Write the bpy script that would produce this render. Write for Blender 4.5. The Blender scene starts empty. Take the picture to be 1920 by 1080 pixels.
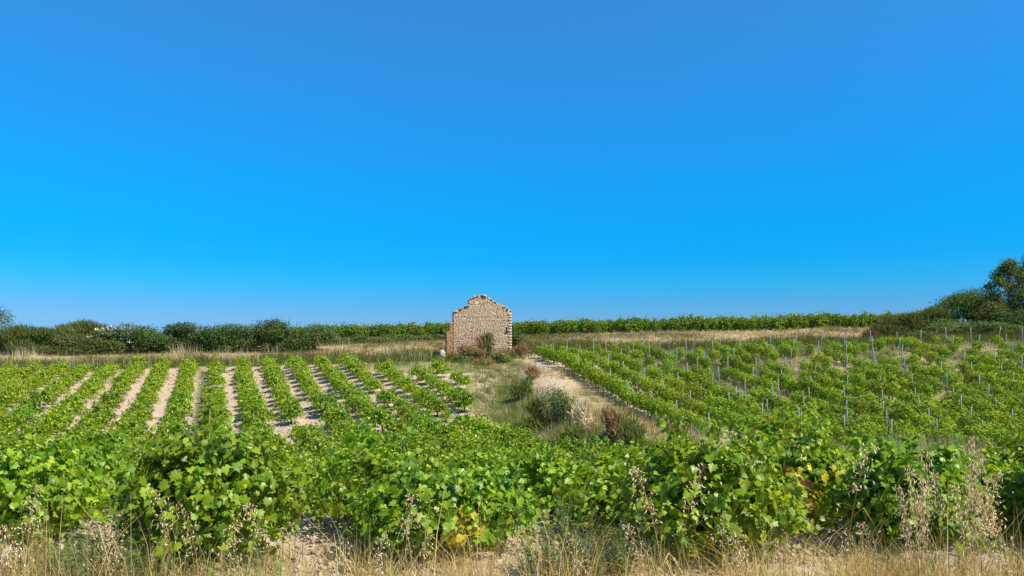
import bpy, math
import numpy as np
from mathutils import Matrix, Vector

# ------------------------------------------------------------------ camera, sky, sun, exposure
scene = bpy.context.scene
C = scene.collection
cam_data = bpy.data.cameras.new('camera')
cam = bpy.data.objects.new('camera', cam_data)
C.objects.link(cam)
cam.location = (0, 0, 0)
cam.rotation_euler = (math.radians(90), 0, 0)
cam_data.sensor_width = 36.0
cam_data.lens = 36.0 * 1500 / 1920
cam_data.shift_y = 140 / 1920
cam_data.clip_start = 0.05
cam_data.clip_end = 6000
scene.camera = cam

SUN_EL = math.radians(51)
SUN_AZ = math.radians(30)          # from +x towards the camera side
to_sun = Vector((math.cos(SUN_EL) * math.cos(SUN_AZ), -math.cos(SUN_EL) * math.sin(SUN_AZ), math.sin(SUN_EL)))
sd = bpy.data.lights.new('sun', 'SUN')
sd.energy = 5.0
sd.angle = math.radians(0.53)
sd.color = (1.0, 0.93, 0.80)
sun = bpy.data.objects.new('sun', sd)
sun.rotation_euler = to_sun.to_track_quat('Z', 'Y').to_euler()
C.objects.link(sun)

world = bpy.data.worlds.new('World')
scene.world = world
world.use_nodes = True
wn, wl = world.node_tree.nodes, world.node_tree.links
wn.clear()
w_out = wn.new('ShaderNodeOutputWorld')
w_bg = wn.new('ShaderNodeBackground')
w_sky = wn.new('ShaderNodeTexSky')
w_sky.sky_type = 'NISHITA'
w_sky.sun_disc = False
w_sky.sun_elevation = SUN_EL
w_sky.sun_rotation = math.atan2(to_sun.x, to_sun.y)
w_sky.altitude = 600
w_sky.air_density = 1.0
w_sky.dust_density = 0.3
w_sky.ozone_density = 3.0
w_bg.inputs['Strength'].default_value = 0.15
SKY_TINT = [  # sine of elevation, tint on the clear-air sky (deep summer blue, paler at the horizon)
    (0.026, (0.157, 0.299, 0.572)),
    (0.054, (0.156, 0.318, 0.531)),
    (0.074, (0.101, 0.348, 0.570)),
    (0.096, (0.042, 0.396, 0.631)),
    (0.121, (0.018, 0.410, 0.682)),
    (0.152, (0.010, 0.448, 0.741)),
    (0.219, (0.022, 0.512, 0.803)),
    (0.289, (0.063, 0.546, 0.859)),
    (0.338, (0.102, 0.581, 0.885)),
    (0.396, (0.159, 0.609, 0.886)),
    (1.0, (0.451, 0.738, 0.886)),
]
w_tc = wn.new('ShaderNodeTexCoord')
w_sep = wn.new('ShaderNodeSeparateXYZ')
w_ramp = wn.new('ShaderNodeValToRGB')
w_mul = wn.new('ShaderNodeMix')
w_mul.data_type = 'RGBA'
w_mul.blend_type = 'MULTIPLY'
w_mul.inputs['Factor'].default_value = 1.0
wl.new(w_tc.outputs['Generated'], w_sep.inputs[0])
wl.new(w_sep.outputs['Z'], w_ramp.inputs['Fac'])
el = w_ramp.color_ramp.elements
el[0].position = SKY_TINT[0][0]; el[0].color = (*SKY_TINT[0][1], 1)
el[1].position = SKY_TINT[-1][0]; el[1].color = (*SKY_TINT[-1][1], 1)
for p, c in SKY_TINT[1:-1]:
    e = el.new(p); e.color = (*c, 1)
wl.new(w_sky.outputs['Color'], w_mul.inputs['A'])
wl.new(w_ramp.outputs['Color'], w_mul.inputs['B'])
wl.new(w_mul.outputs['Result'], w_bg.inputs['Color'])
wl.new(w_bg.outputs[0], w_out.inputs['Surface'])

scene.view_settings.view_transform = 'Standard'
scene.view_settings.look = 'None'
scene.view_settings.gamma = 1.0
scene.view_settings.exposure = 0.6
scene.view_settings.use_curve_mapping = False
scene.render.engine = 'CYCLES'
scene.cycles.max_bounces = 8
scene.cycles.diffuse_bounces = 4
scene.cycles.transmission_bounces = 6

# ------------------------------------------------------------------ helpers
rng = np.random.RandomState(7)


def norm(a):
    return a / np.maximum(np.linalg.norm(a, axis=-1, keepdims=True), 1e-9)


class MB:
    """collects vertices and faces (triangles and quads) for one mesh"""
    def __init__(s):
        s.v, s.t, s.q, s.n = [], [], [], 0

    def add(s, v, t=None, q=None):
        v = np.asarray(v, float).reshape(-1, 3)
        if t is not None and len(t):
            s.t.append(np.asarray(t, int).reshape(-1, 3) + s.n)
        if q is not None and len(q):
            s.q.append(np.asarray(q, int).reshape(-1, 4) + s.n)
        s.v.append(v)
        s.n += len(v)

    def tube(s, pts, rad, k=5, cap=True):
        pts = np.asarray(pts, float)
        m = len(pts)
        rad = np.broadcast_to(np.asarray(rad, float), (m,))
        tan = norm(np.gradient(pts, axis=0))
        ref = np.array([0.31, 0.87, 0.38]) if abs(tan[:, 2]).mean() > 0.8 else np.array([0.05, 0.1, 0.99])
        a = norm(np.cross(tan, ref)); b = np.cross(tan, a)
        th = np.arange(k) * 2 * np.pi / k
        v = pts[:, None] + rad[:, None, None] * (np.cos(th)[None, :, None] * a[:, None] + np.sin(th)[None, :, None] * b[:, None])
        q = []
        for i in range(m - 1):
            for j in range(k):
                q.append((i * k + j, i * k + (j + 1) % k, (i + 1) * k + (j + 1) % k, (i + 1) * k + j))
        t = []
        if cap:
            for j in range(1, k - 1):
                t.append((0, j + 1, j))
                t.append(((m - 1) * k, (m - 1) * k + j, (m - 1) * k + j + 1))
        s.add(v, t, q)

    def box(s, c, h, R=None, jit=0, r=None):
        v = np.array([(x, y, z) for x in (-1, 1) for y in (-1, 1) for z in (-1, 1)], float) * np.asarray(h)
        if jit:
            v = v + (r.rand(8, 3) - .5) * 2 * jit
        if R is not None:
            v = v @ np.asarray(R).T
        s.add(v + np.asarray(c), None, [(0, 1, 3, 2), (4, 6, 7, 5), (0, 4, 5, 1), (2, 3, 7, 6), (0, 2, 6, 4), (1, 5, 7, 3)])

    def cloud(s, tmpl, P, N, T, S):
        """copies of a leaf template at points P, with normal N, tip direction T, size S"""
        tv, tt = tmpl
        n = len(P)
        if n == 0:
            return
        N = norm(N); T = norm(T - (T * N).sum(-1, keepdims=True) * N)
        X = np.cross(T, N)
        R = np.stack([X, T, N], -1)                      # n,3,3
        v = np.einsum('nij,kj->nki', R, tv) * np.broadcast_to(np.asarray(S, float).reshape(-1, 1, 1), (n, 1, 1)) + P[:, None]
        f = tt[None] + (np.arange(n) * len(tv))[:, None, None]
        s.add(v.reshape(-1, 3), f.reshape(-1, 3))

    def mesh(s, name, smooth=False):
        me = bpy.data.meshes.new(name)
        v = np.concatenate(s.v) if s.v else np.zeros((0, 3))
        t = np.concatenate(s.t) if s.t else np.zeros((0, 3), int)
        q = np.concatenate(s.q) if s.q else np.zeros((0, 4), int)
        me.vertices.add(len(v)); me.vertices.foreach_set('co', v.astype(np.float32).ravel())
        me.loops.add(t.size + q.size)
        me.loops.foreach_set('vertex_index', np.concatenate([t.ravel(), q.ravel()]).astype(np.int32))
        me.polygons.add(len(t) + len(q))
        st = np.concatenate([np.arange(len(t)) * 3, len(t) * 3 + np.arange(len(q)) * 4]).astype(np.int32)
        me.polygons.foreach_set('loop_start', st)
        if smooth:
            me.polygons.foreach_set('use_smooth', np.ones(len(t) + len(q), bool))
        me.update(calc_edges=True)
        return me


def link(name, me, mat, parent=None, loc=None, kind=None):
    if mat is not None and not me.materials:
        me.materials.append(mat)
    o = bpy.data.objects.new(name, me)
    C.objects.link(o)
    if parent is not None:
        o.parent = parent
    if loc is not None:
        o.location = loc
    if kind:
        o['kind'] = kind
    return o


def thing(name, label, cat, loc=(0, 0, 0), rz=0, sc=1.0, group=None):
    o = bpy.data.objects.new(name, None)
    o.empty_display_size = 0.1
    C.objects.link(o)
    o.location = loc
    o.rotation_euler = (0, 0, rz)
    o.scale = (sc, sc, sc)
    return tag(o, label, cat, group)


def tag(o, label, cat, group=None):
    o['label'] = label
    o['category'] = cat
    if group:
        o['group'] = group
    return o


# ------------------------------------------------------------------ value noise and the lie of the land
_tab = np.random.RandomState(3).rand(256, 256)


def vnoise(x, y, f, o=0):
    x = np.asarray(x, float) * f + 37.3 * o; y = np.asarray(y, float) * f + 11.7 * o
    xi = np.floor(x).astype(int); yi = np.floor(y).astype(int)
    u = x - xi; v = y - yi
    u = u * u * (3 - 2 * u); v = v * v * (3 - 2 * v)
    g = lambda a, b: _tab[a % 256, b % 256]
    return (g(xi, yi) * (1 - u) + g(xi + 1, yi) * u) * (1 - v) + (g(xi, yi + 1) * (1 - u) + g(xi + 1, yi + 1) * u) * v - .5


_base = np.array([(-60, -1.4), (0, -1.6), (4, -1.65), (8, -1.8), (10, -2.05), (14, -2.85), (20, -3.5), (28, -4.15), (34, -4.4), (38, -4.38), (42, -4.15),
                  (49, -3.3), (60, -1.5), (70, .2), (75, .9), (80, 1.7), (85, 2.3), (95, 3.3), (110, 3.6), (140, 2), (200, -5), (600, -20), (4000, -60)])
_lat = np.array([(-60, 0), (49, 0), (70, .03), (75, .016), (80, .016), (95, .022), (140, .02), (200, 0), (4000, 0)])
_fy = np.arange(-60, 300, .25)
_k = np.exp(-.5 * (np.arange(-16, 17) / 5.) ** 2); _k /= _k.sum()


def _smooth(tab):
    z = np.interp(_fy, tab[:, 0], tab[:, 1])
    return np.convolve(np.pad(z, 16, 'edge'), _k, 'valid')


_bz, _lz = _smooth(_base), _smooth(_lat)
_ditch = np.array([(20, 12), (26, 8), (32, 5.6), (38, 3.2), (44, 1.2), (50, -.2), (60, -.8), (70, -.6), (80, -.4)])


def ditch_x(y):
    return np.interp(y, _ditch[:, 0], _ditch[:, 1])


def sstep(a, b, x):
    t = np.clip((x - a) / (b - a), 0, 1)
    return t * t * (3 - 2 * t)


def ground(x, y):
    x = np.asarray(x, float); y = np.asarray(y, float)
    z = np.where(y < 295, np.interp(y, _fy, _bz), np.interp(y, _base[:, 0], _base[:, 1]))
    z = z + np.interp(y, _fy, _lz) * np.clip(x, -70, 70)
    d = x - ditch_x(y)
    amt = sstep(27, 36, y) * (1 - sstep(62, 71, y))
    z = z - .55 * np.exp(-(d / 1.5) ** 2) * amt
    z = z + .45 * sstep(.8, 3.4, d) * amt * (1 - sstep(9, 16, d))
    z = z + .55 * np.exp(-((x - 5.3) / 2.2) ** 2 - ((y - 40) / 4) ** 2)
    z = z + .22 * vnoise(x, y, .11) * sstep(10, 30, y) + .1 * vnoise(x, y, .31, 1) * sstep(8, 20, y)
    return z


def gz(x, y):
    return float(ground(x, y))


# left vineyard: rows  x = 2.24 i - 0.371 y ; right vineyard: rows  x = 2.9 + 2.24 j - 0.219 (y - 70)
LS, LD = 2.24, -.371
RS, RD = 2.24, -.219
_lb = np.array([(0, 16), (10, 15), (16, 13), (20, 9), (25, 5.4), (30, 4), (38, 1.5), (44, -.6), (50, -2.4), (60, -3), (70, -3.2), (80, -3.2)])


def left_edge(y):
    return np.interp(y, _lb[:, 0], _lb[:, 1])


def left_end(x):
    return 71 - 6.3 * sstep(-15, -10, np.asarray(x, float))


def right_edge(y):
    return 2.9 + RD * (y - 70)


def right_near(x):
    return 37.5 + 1.2 * np.sin(np.asarray(x) * .21)


# ------------------------------------------------------------------ materials
def new_mat(name):
    m = bpy.data.materials.new(name)
    m.use_nodes = True
    n, l = m.node_tree.nodes, m.node_tree.links
    n.clear()
    return m, n, l


def ramp(n, stops):
    r = n.new('ShaderNodeValToRGB')
    e = r.color_ramp.elements
    e[0].position, e[0].color = stops[0][0], (*stops[0][1], 1)
    e[1].position, e[1].color = stops[-1][0], (*stops[-1][1], 1)
    for p, c in stops[1:-1]:
        k = e.new(p); k.color = (*c, 1)
    return r


def leaf_mat(name, stops, trans=.35, rough=.5, boost=1.5, spec=.35):
    """foliage: tone varies leaf by leaf and plant by plant; thin leaves let light through"""
    m, n, l = new_mat(name)
    out = n.new('ShaderNodeOutputMaterial')
    geo = n.new('ShaderNodeNewGeometry'); oi = n.new('ShaderNodeObjectInfo')
    ad = n.new('ShaderNodeMath'); ad.operation = 'ADD'
    fr = n.new('ShaderNodeMath'); fr.operation = 'FRACT'
    l.new(geo.outputs['Random Per Island'], ad.inputs[0]); l.new(oi.outputs['Random'], ad.inputs[1]); l.new(ad.outputs[0], fr.inputs[0])
    r = ramp(n, stops)
    l.new(fr.outputs[0], r.inputs['Fac'])
    hsv = n.new('ShaderNodeHueSaturation')
    mr = n.new('ShaderNodeMapRange'); mr.inputs['To Min'].default_value = .80; mr.inputs['To Max'].default_value = 1.2
    l.new(oi.outputs['Random'], mr.inputs['Value']); l.new(mr.outputs[0], hsv.inputs['Value'])
    l.new(r.outputs['Color'], hsv.inputs['Color'])
    hr = n.new('ShaderNodeMapRange'); hr.inputs['To Min'].default_value = .485; hr.inputs['To Max'].default_value = .512
    hm = n.new('ShaderNodeMath'); hm.operation = 'MULTIPLY'; hm.inputs[1].default_value = 7.31
    hf = n.new('ShaderNodeMath'); hf.operation = 'FRACT'
    l.new(oi.outputs['Random'], hm.inputs[0]); l.new(hm.outputs[0], hf.inputs[0]); l.new(hf.outputs[0], hr.inputs['Value']); l.new(hr.outputs[0], hsv.inputs['Hue'])
    p = n.new('ShaderNodeBsdfPrincipled'); p.inputs['Roughness'].default_value = rough
    p.inputs['Specular IOR Level'].default_value = spec
    l.new(hsv.outputs[0], p.inputs['Base Color'])
    if trans > 0:
        t = n.new('ShaderNodeBsdfTranslucent')
        mu = n.new('ShaderNodeMix'); mu.data_type = 'RGBA'; mu.blend_type = 'MULTIPLY'; mu.inputs['Factor'].default_value = 1
        mu.inputs['B'].default_value = (boost * 1.15, boost, boost * .55, 1)
        l.new(hsv.outputs[0], mu.inputs['A']); l.new(mu.outputs['Result'], t.inputs['Color'])
        mx = n.new('ShaderNodeMixShader'); mx.inputs[0].default_value = trans
        l.new(p.outputs[0], mx.inputs[1]); l.new(t.outputs[0], mx.inputs[2]); l.new(mx.outputs[0], out.inputs['Surface'])
    else:
        l.new(p.outputs[0], out.inputs['Surface'])
    return m


def rock_mat(name, stops, scale=14, bump=.4, rough=.9, island=.6):
    m, n, l = new_mat(name)
    out = n.new('ShaderNodeOutputMaterial'); p = n.new('ShaderNodeBsdfPrincipled')
    p.inputs['Roughness'].default_value = rough; p.inputs['Specular IOR Level'].default_value = .15
    geo = n.new('ShaderNodeNewGeometry'); tc = n.new('ShaderNodeTexCoord')
    no = n.new('ShaderNodeTexNoise'); no.inputs['Scale'].default_value = scale; no.inputs['Detail'].default_value = 6
    l.new(tc.outputs['Object'], no.inputs['Vector'])
    mx = n.new('ShaderNodeMix'); mx.inputs['Factor'].default_value = island
    l.new(no.outputs['Fac'], mx.inputs['A']); l.new(geo.outputs['Random Per Island'], mx.inputs['B'])
    r = ramp(n, stops); l.new(mx.outputs['Result'], r.inputs['Fac'])
    l.new(r.outputs['Color'], p.inputs['Base Color'])
    b = n.new('ShaderNodeBump'); b.inputs['Strength'].default_value = bump; b.inputs['Distance'].default_value = .03
    l.new(no.outputs['Fac'], b.inputs['Height']); l.new(b.outputs[0], p.inputs['Normal'])
    l.new(p.outputs[0], out.inputs['Surface'])
    return m


M = {}
M['vine'] = leaf_mat('vine_leaf', [(0, (0.071, 0.149, 0.008)), (.4, (0.147, 0.259, 0.010)), (.8, (0.236, 0.352, 0.014)), (1, (0.354, 0.429, 0.028))], .30, .40, 1.75, .34)
M['vine_young'] = leaf_mat('young_vine_leaf', [(0, (0.103, 0.185, 0.012)), (.5, (0.190, 0.302, 0.018)), (1, (0.299, 0.392, 0.032))], .42, .5, 1.55, .15)
M['vine_far'] = leaf_mat('ridge_vine_leaf', [(0, (0.078, 0.146, 0.014)), (.5, (0.129, 0.218, 0.020)), (1, (0.230, 0.314, 0.030))], .4, .5, 1.5, .15)
M['yellow'] = leaf_mat('yellow_vine_leaf', [(0, (.50, .46, .03)), (.6, (.62, .52, .02)), (1, (.40, .42, .04))], .35)
M['dead'] = leaf_mat('dead_vine_leaf', [(0, (.20, .07, .03)), (.6, (.33, .13, .06)), (1, (.38, .20, .10))], .2)
M['grape'] = leaf_mat('green_grape', [(0, (.16, .26, .04)), (1, (.26, .34, .07))], .2, .35)
M['bramble'] = leaf_mat('bramble_leaf', [(0, (0.049, 0.090, 0.024)), (.6, (0.096, 0.159, 0.041)), (1, (0.182, 0.238, 0.070))], .3, .6, 1.4, .1)
M['broom'] = leaf_mat('broom_twig', [(0, (0.069, 0.096, 0.024)), (.6, (0.131, 0.166, 0.044)), (1, (0.225, 0.240, 0.072))], .25, .7, 1.2, .1)
M['olive'] = leaf_mat('olive_shrub_leaf', [(0, (0.066, 0.094, 0.024)), (.6, (0.127, 0.165, 0.042)), (1, (0.220, 0.242, 0.075))], .3, .6, 1.3, .15)
M['tree'] = leaf_mat('tree_leaf', [(0, (0.046, 0.077, 0.020)), (.6, (0.084, 0.131, 0.031)), (1, (0.149, 0.200, 0.044))], .3, .5, 1.4, .12)
M['rustbush'] = leaf_mat('withered_bush_twig', [(0, (.20, .105, .045)), (.5, (.33, .195, .085)), (.8, (.42, .29, .14)), (1, (.29, .27, .09))], .2, .75, 1.1, .04)
M['flower'] = leaf_mat('white_blossom', [(0, (.75, .73, .62)), (1, (.85, .84, .78))], .2)
M['straw'] = leaf_mat('dry_grass_blade', [(0, (.32, .20, .065)), (.5, (.54, .385, .145)), (.85, (.70, .55, .26)), (1, (.26, .25, .07))], .3, .7, 1.1, .05)
M['straw_pale'] = leaf_mat('pale_dry_grass', [(0, (.38, .30, .17)), (.6, (.60, .50, .32)), (1, (.72, .64, .46))], .3, .7, 1.1, .05)
M['straw_dull'] = leaf_mat('dull_dry_grass', [(0, (0.248, 0.193, 0.104)), (.5, (0.396, 0.315, 0.190)), (.85, (0.497, 0.414, 0.275)), (1, (0.184, 0.188, 0.076))], .25, .7, 1.1, .05)
M['oat'] = leaf_mat('oat_spikelet', [(0, (.70, .58, .36)), (.6, (.84, .74, .54)), (1, (.88, .82, .68))], .35, .7, 1.05, .05)
M['grass'] = leaf_mat('green_grass_blade', [(0, (.070, .100, .022)), (.6, (.140, .170, .036)), (1, (.27, .26, .075))], .3, .6, 1.3, .08)
M['weed'] = leaf_mat('weed_leaf', [(0, (.105, .150, .042)), (.6, (.185, .240, .075)), (1, (.30, .34, .13))], .35, .6, 1.3, .08)
M['bark'] = rock_mat('vine_bark', [(.2, (.045, .030, .022)), (.6, (.11, .08, .06)), (.9, (.20, .16, .125))], 40, .8)
M['cane'] = leaf_mat('vine_cane', [(0, (.10, .13, .03)), (1, (.22, .17, .07))], 0)
M['stone'] = rock_mat('pale_stone', [(.2, (.34, .30, .25)), (.55, (.52, .48, .41)), (.9, (.64, .60, .53))], 6, .6)
M['clod'] = rock_mat('soil_clod', [(.15, (.30, .22, .145)), (.55, (.43, .34, .24)), (.9, (.52, .43, .32))], 20, .5)
M['adobe'] = rock_mat('adobe_block', [(.15, (.36, .245, .155)), (.4, (.47, .335, .215)), (.65, (.53, .385, .25)), (.9, (.60, .46, .32))], 2.6, .5, .95, .38)
M['mortar'] = rock_mat('earth_mortar', [(.2, (.40, .28, .17)), (.8, (.50, .36, .225))], 8, .6, .95, 0)
M['brick'] = rock_mat('orange_brick', [(.12, (.36, .16, .08)), (.5, (.54, .265, .14)), (.9, (.64, .40, .25))], 12, .4, .9, .7)
M['tile'] = rock_mat('coping_stone', [(.15, (.22, .16, .12)), (.5, (.40, .31, .23)), (.9, (.58, .50, .41))], 9, .5, .9, .75)


def steel_mat():
    m, n, l = new_mat('galvanised_steel')
    out = n.new('ShaderNodeOutputMaterial'); p = n.new('ShaderNodeBsdfPrincipled')
    no = n.new('ShaderNodeTexNoise'); no.inputs['Scale'].default_value = 9
    r = ramp(n, [(.3, (.12, .145, .165)), (.7, (.19, .225, .25))])
    l.new(no.outputs['Fac'], r.inputs['Fac']); l.new(r.outputs[0], p.inputs['Base Color'])
    p.inputs['Metallic'].default_value = .2; p.inputs['Roughness'].default_value = .65
    l.new(p.outputs[0], out.inputs['Surface'])
    return m


M['steel'] = steel_mat()


def ground_mat():
    m, n, l = new_mat('ground')
    out = n.new('ShaderNodeOutputMaterial'); p = n.new('ShaderNodeBsdfPrincipled')
    p.inputs['Roughness'].default_value = .95; p.inputs['Specular IOR Level'].default_value = .08
    tc = n.new('ShaderNodeTexCoord')
    at = n.new('ShaderNodeAttribute'); at.attribute_name = 'cover'
    sp = n.new('ShaderNodeSeparateColor'); l.new(at.outputs['Color'], sp.inputs[0])

    def noise(s, d=5, ro=.6):
        k = n.new('ShaderNodeTexNoise'); k.inputs['Scale'].default_value = s; k.inputs['Detail'].default_value = d
        k.inputs['Roughness'].default_value = ro
        l.new(tc.outputs['Object'], k.inputs['Vector'])
        return k

    def mix(f, a, b):
        k = n.new('ShaderNodeMix'); k.data_type = 'RGBA'
        l.new(f, k.inputs['Factor']); l.new(a, k.inputs['A']); l.new(b, k.inputs['B'])
        return k.outputs['Result']

    def mask(v, ns, w=.35):
        a = n.new('ShaderNodeMath'); a.operation = 'MULTIPLY_ADD'; a.inputs[1].default_value = 1.0
        s = n.new('ShaderNodeMath'); s.operation = 'MULTIPLY_ADD'; s.inputs[1].default_value = 1.3; s.inputs[2].default_value = -.65
        l.new(ns.outputs['Fac'], s.inputs[0])
        l.new(v, a.inputs[0]); l.new(s.outputs[0], a.inputs[2])
        r = n.new('ShaderNodeMapRange'); r.inputs['From Min'].default_value = .5 - w; r.inputs['From Max'].default_value = .5 + w
        l.new(a.outputs[0], r.inputs['Value'])
        return r.outputs[0]
    n1, n2, n3, n4 = noise(.55), noise(4.5, 6, .7), noise(26, 4, .7), noise(1.7, 6, .65)
    soil = ramp(n, [(.25, (.31, .225, .15)), (.5, (.42, .325, .225)), (.75, (.52, .42, .305))])
    l.new(n2.outputs['Fac'], soil.inputs['Fac'])
    vor = n.new('ShaderNodeTexVoronoi'); vor.inputs['Scale'].default_value = 15; l.new(tc.outputs['Object'], vor.inputs['Vector'])
    peb = ramp(n, [(.05, (.58, .49, .37)), (.30, (.41, .32, .22))])
    l.new(vor.outputs['Distance'], peb.inputs['Fac'])
    pm = n.new('ShaderNodeMapRange'); pm.inputs['From Min'].default_value = .45; pm.inputs['From Max'].default_value = .65
    pm.inputs['To Max'].default_value = .7
    l.new(n4.outputs['Fac'], pm.inputs['Value'])
    sc = mix(pm.outputs[0], soil.outputs['Color'], peb.outputs['Color'])
    dry = ramp(n, [(.25, (.32, .22, .095)), (.5, (.51, .38, .18)), (.78, (.66, .52, .29))])
    l.new(n3.outputs['Fac'], dry.inputs['Fac'])
    grn = ramp(n, [(.25, (.045, .070, .020)), (.5, (.095, .125, .036)), (.78, (.23, .22, .08))])
    l.new(n2.outputs['Fac'], grn.inputs['Fac'])
    c = mix(mask(sp.outputs['Blue'], n4), sc, dry.outputs['Color'])
    c = mix(mask(sp.outputs['Green'], n4), c, grn.outputs['Color'])
    l.new(c, p.inputs['Base Color'])
    ad = n.new('ShaderNodeMath'); ad.operation = 'MULTIPLY_ADD'; ad.inputs[1].default_value = .5
    l.new(n3.outputs['Fac'], ad.inputs[0]); l.new(n2.outputs['Fac'], ad.inputs[2])
    b = n.new('ShaderNodeBump'); b.inputs['Strength'].default_value = .7; b.inputs['Distance'].default_value = .06
    l.new(ad.outputs[0], b.inputs['Height']); l.new(b.outputs[0], p.inputs['Normal'])
    l.new(p.outputs[0], out.inputs['Surface'])
    return m


# ------------------------------------------------------------------ the ground: one sheet to the horizon
def build_ground():
    ys = [-40, -20, -8, -2, 2.5]
    y = 3.5
    while y < 120:
        ys.append(y)
        y += max(.05, min(.05 + (y - 11) * .0032, .24)) if y < 78 else .5
    ys += [125, 132, 140, 150, 165, 185, 210, 250, 300, 400, 600, 1000, 2000, 4000]
    ys = np.array(ys)
    xs = [0.0]
    x = 0.
    while x < 60:
        x += .11 if x < 9 else min(.11 + (x - 9) * .02, .3)
        xs.append(x)
    xs += [64, 70, 80, 95, 120, 160, 230, 350, 600, 1100, 2200, 4000]
    xs = np.array(sorted(set([-a for a in xs] + xs)))
    X, Y = np.meshgrid(xs, ys)
    Z = ground(X, Y)
    inl = sstep(0, 1.2, left_edge(Y) - X) * sstep(6.2, 7.0, Y) * (1 - sstep(-.6, .6, Y - left_end(X)))
    inr = sstep(-.9, .5, X - right_edge(Y)) * sstep(-1, 1.5, Y - right_near(X)) * (1 - sstep(72, 73.5, Y))
    # tilled soil: ridges across the alleys, clods, low banks under the vines
    s = (X - LD * Y) / LS
    near = 1 - sstep(14, 30, Y)
    rip = np.sin((Y * 1.0 + .35 * X + 1.1 * vnoise(X, Y, .8, 3)) * 2 * np.pi / .34) * (.6 + vnoise(X, Y, 1.3, 4))
    rip2 = np.sin((Y + .12 * X + 1.3 * vnoise(X, Y, .45, 5)) * 2 * np.pi / 1.25)
    Z = Z + inl * (.036 * rip * near + .05 * rip2 * (1 - near) * (.7 + vnoise(X, Y, .6, 8)) + .05 * np.cos(2 * np.pi * s))
    Z = Z + (inl + .5 * inr) * (.05 * vnoise(X, Y, 4.5, 6) + .04 * vnoise(X, Y, 9, 7)) + .05 * vnoise(X, Y, 1.9, 9) * sstep(3, 5, Y)
    mb = MB()
    ny, nx = X.shape
    idx = np.arange(ny * nx).reshape(ny, nx)
    q = np.stack([idx[:-1, :-1], idx[:-1, 1:], idx[1:, 1:], idx[1:, :-1]], -1).reshape(-1, 4)
    mb.add(np.stack([X, Y, Z], -1).reshape(-1, 3), None, q)
    me = mb.mesh('ground', True)
    # what covers it: green (G) and dry straw (B); bare soil elsewhere
    d = X - ditch_x(Y)
    G = np.full(X.shape, .45); B = np.full(X.shape, .75)
    verge = 1 - sstep(6.6, 8.0, Y)
    G = np.where(Y < 8, .28 + .5 * vnoise(X, Y, .5, 2), G); B = np.where(Y < 8, .8, B)
    strip = (Y > 20) & (Y < 72)
    G = np.where(strip, .5 * np.exp(-(d / 2.2) ** 2) + .48 + .5 * vnoise(X, Y, .35, 12), G)
    B = np.where(strip, .62, B)
    G = np.where((Y > 62) & (X < .5), .6 + .5 * vnoise(X, Y, .3, 13), G)
    bank = np.exp(-((d - 3.0) / 1.7) ** 2) * sstep(50, 55, Y) * (1 - sstep(70, 73, Y))     # bare crumbling bank below the ruin
    G = G * (1 - bank); B = B * (1 - .75 * bank)
    patch = .9 * np.exp(-((X + 1.9) / .9) ** 2 - ((Y - 47) / 5.5) ** 2) + .8 * np.exp(-((X + 2.2) / 1.3) ** 2 - ((Y - 60) / 5) ** 2)
    G = G * (1 - np.clip(patch, 0, 1)); B = B * (1 - np.clip(patch, 0, 1))
    top = (Y >= 71)
    stripe = np.where(X > 0, np.exp(-((Y - 77.0) / 3.8) ** 2), np.exp(-((Y - 72.5) / 2.6) ** 2))
    G = np.where(top, .95 * stripe + .12 + .5 * vnoise(X, Y, .25, 14) + .25 * sstep(86, 92, Y), G); B = np.where(top, .8, B)
    G = G * (1 - inl); B = B * (1 - inl)
    weedy = np.exp(-((s + .45) / .2) ** 2) * sstep(30, 40, Y) * (1 - sstep(68, 70, Y)) * .85
    G = np.maximum(G, weedy * inl)
    rg = .62 + .6 * vnoise(X, Y, .3, 16); rb = .62 + .2 * sstep(50, 62, Y) + .8 * vnoise(X, Y, .22, 17)
    first = 1 - sstep(2.5, 6, X - right_edge(Y))
    rg = rg * (1 - first) ; rb = rb * (1 - .7 * first)
    G = G * (1 - inr) + rg * inr; B = B * (1 - inr) + rb * inr
    col = np.stack([np.zeros_like(G), np.clip(G, 0, 1), np.clip(B, 0, 1), np.ones_like(G)], -1)
    a = me.color_attributes.new('cover', 'FLOAT_COLOR', 'POINT')
    a.data.foreach_set('color', col.astype(np.float32).ravel())
    o = link('ground', me, ground_mat())
    o['kind'] = 'structure'
    o['label'] = 'tilled pale soil and dry grass of the vineyard hillside'


build_ground()

# ------------------------------------------------------------------ leaf templates
def fan(outline, fold=.18, curl=.25, base=(0, .12)):
    o = np.array(outline, float)
    v = np.vstack([[base[0], base[1]], o])
    z = fold * np.abs(v[:, 0]) - curl * np.clip(v[:, 1], 0, 1) ** 2
    v = np.column_stack([v, z])
    k = len(o)
    return v, np.array([(0, i + 1, i + 2) for i in range(k - 1)])


_half = [(0.0, .0), (.18, -.17), (.40, -.10), (.38, .10), (.58, .28), (.38, .44), (.41, .66), (.17, .70), (0.0, .99)]
_out = _half + [(-x, y) for x, y in _half[::-1][1:]]
LEAF_NEAR = [fan(_out, f, c) for f, c in ((.22, .30), (.05, .45), (-.15, .35), (.3, .12))]
LEAF_MID = fan([(0, -.1), (.45, .0), (.50, .42), (0, .95), (-.50, .42), (-.45, .0), (0, -.1)], .2, .35)
LEAF_FAR = (np.array([(0, -.1, 0), (.48, .35, .1), (0, .95, -.25), (-.48, .35, .1)]), np.array([(0, 1, 2), (0, 2, 3)]))
SLIVER = (np.array([(-.06, 0, 0), (.06, 0, 0), (0, 1, .08)]), np.array([(0, 1, 2)]))
SMALL = (np.array([(0, -.3, 0), (.3, .2, .06), (0, .8, -.1), (-.3, .2, .06)]), np.array([(0, 1, 2), (0, 2, 3)]))


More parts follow.
